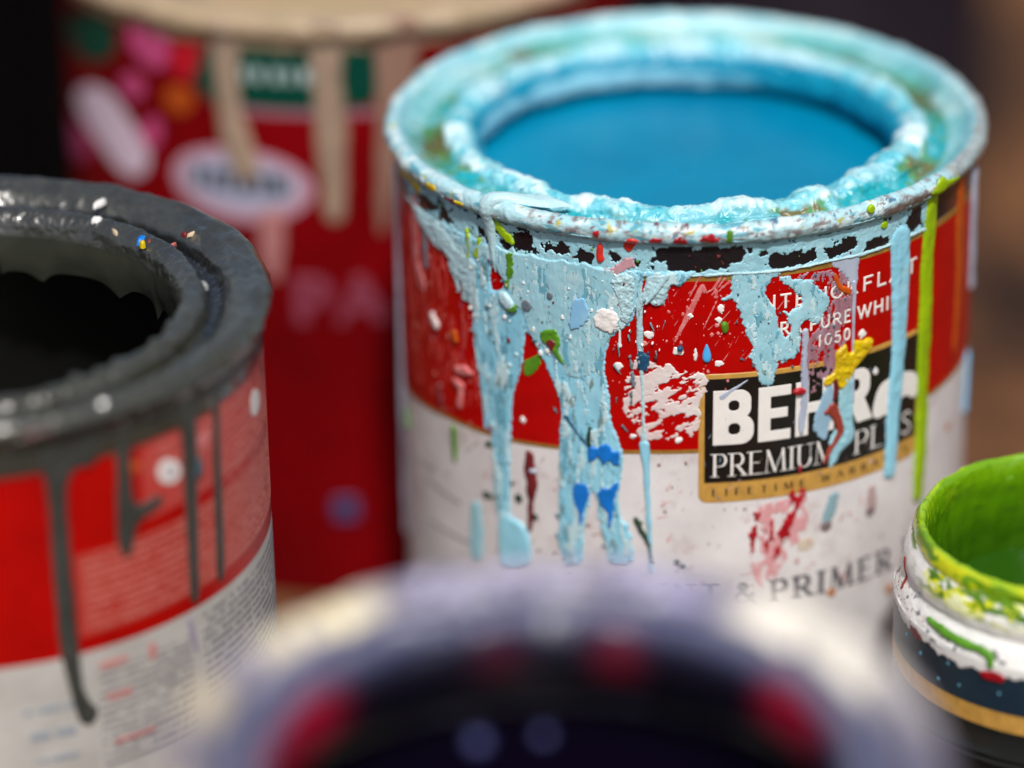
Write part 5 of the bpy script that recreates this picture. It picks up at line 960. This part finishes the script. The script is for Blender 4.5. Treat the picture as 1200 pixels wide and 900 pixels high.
    spatter('paint_spot', jar, N, [(-38, 70.5, .3, 1), (-35, 69.2, .35, 1), (-36.5, 72, .28, 1), (-40, 69.5, .3, .7), (-31, 67.8, .35, 1), (-24.5, 67.6, .4, 1.4)], M['grey'], T=.08, w=.3, base=.1, edge=.2, efreq=1.6)
    spatter('paint_spot', jar, S, [(-23.5, 61, .3, 1), (-26, 64, .3, 1), (-33, 62.6, .35, 1), (-38, 63.5, .4, .7), (-16, 62, .25, 1), (-28, 60.2, .35, 1)], mat('pale teal speck', (90, 150, 176), rough=.4), T=.05, w=.3, base=.1, edge=.15)
    # lip and inside wall thick with green
    prof = smooth_prof([(26.5, 76.4), (26.6, 77.6), (26.3, 79.0), (25.7, 79.9), (25.1, 80.0), (24.6, 79.2), (24.3, 76.5), (24.2, 72), (23.4, 64), (23.6, 59.5)], 1)
    prof, _ = resample(prof, .16)
    def disp(TH, PR, PZ, X, Y):
        n1 = fbm(X, Y, PZ, .14, 3, .45, 121); n2 = fbm(X, Y, PZ, .5, 3, .5, 122)
        lum = sst(.3, .8, fbm(X, Y, PZ, .36, 2, .5, 123))
        ins = sst(24.6, 23.6, PR)
        drop = sst(77.6, 76.2, PZ)*sst(25.5, 26.2, PR)
        return (.12+.30*n1+.03*n2+.12*lum)*(1-.8*drop)+ins*(.2+1.1*fbm(X, Y, PZ*.5, .12, 3, .45, 124))-drop*.4
    def color(TH, PR, PZ, X, Y):
        n1 = fbm(X, Y, PZ, .14, 4, .55, 125); n2 = fbm(X, Y, PZ, .6, 4, .55, 126)
        c = np.empty(PR.shape+(3,)); c[:] = lin((112, 160, 10))
        def put(k, col): c[:] = c*(1-k[..., None])+lin(col)*k[..., None]
        put(sst(0, .5, n1), (150, 190, 24)); put(sst(.2, .55, n2)*.7, (96, 142, 10)); 
        u = TH*26; k1 = fbm(u*.35, PZ, u*0, .5, 4, .55, 127)
        put(sst(24.9, 25.6, PR)*sst(-.1, .4, k1)*.7, (176, 206, 40)); put(sst(25.6, 26.2, PR)*sst(-.05, .2, k1), (206, 210, 30)); put(sst(25.6, 26.2, PR)*sst(.1, .4, -k1)*.8, (84, 124, 10))
        put(sst(24.9, 24.4, PR)*sst(79.6, 74, PZ)*.9, (72, 120, 2)); put(sst(24.9, 24.4, PR)*sst(74, 66, PZ)*.8, (36, 74, 2))  # shade of the inside wall put into the pigment, darker further down
        return c
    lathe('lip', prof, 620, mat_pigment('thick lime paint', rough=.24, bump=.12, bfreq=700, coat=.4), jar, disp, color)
    lathe('paint_pool', [(24.6, 63.6), (23.2, 63), (.3, 63)], 90, mat('wet green paint', (34, 76, 2), rough=.25), jar, disp=lambda TH, PR, PZ, X, Y: .25*fbm(X, Y, PZ, .12, 3))
    # a tuft of skin standing up on the lip
    g = [(-25.6, 0.5, 78.2), (-25.2, 1.2, 79.2), (-25.9, .9, 80.4), (-25.8, .6, 81.6)]
    rad = [.55, .6, .4, .1]
    ring = 8; V = []
    for (x, y, z), r in zip(g, rad):
        for k in range(ring):
            a = 2*math.pi*k/ring; V.append((x+r*math.cos(a)*.7, y+r*math.sin(a), z))
    Qd = [[m*ring+k, m*ring+(k+1) % ring, (m+1)*ring+(k+1) % ring, (m+1)*ring+k] for m in range(3) for k in range(ring)]
    mesh_from('paint_tuft', np.array(V), Qd, [[24, 25, 26]], M['lime'], jar)
build_green_jar()

# ================================================================== dark shapes far behind, only blurs in the photograph
def build_dark_can(label, x, y, R, H, color, rimcol):
    can = thing('dark_can', label, 'can', (x, y, 0))
    m = mat('dark can paint', color, rough=.7, spec=.1, var=.3, vfreq=30)
    lathe('body', [(0.5, 1), (R-1, .8), (R+.5, 0.2), (R+.6, 1.4), (R, 3), (R, H-4)], 120, m, can)
    lathe('rim', smooth_prof([(R, H-4)]+arc(R, H-1.5, 1.6, -40, 150, 8)+[(R-3, H-3), (R-7, H-3), (R-9, H-1), (R-12, H-2), (R-12, H-8), (R-1, H-10), (R-1, 8), (.5, 8)], 1), 120, mat('dark can rim', rimcol, rough=.4), can)
build_dark_can('blurred purple black can behind the blue paint can at the top edge', 76, 905, 54, 128, (34, 28, 36), (40, 34, 38))
build_dark_can('black blurred can behind the grey can, left of the red can', -155, 792, 54, 128, (4, 3, 4), (6, 4, 5))
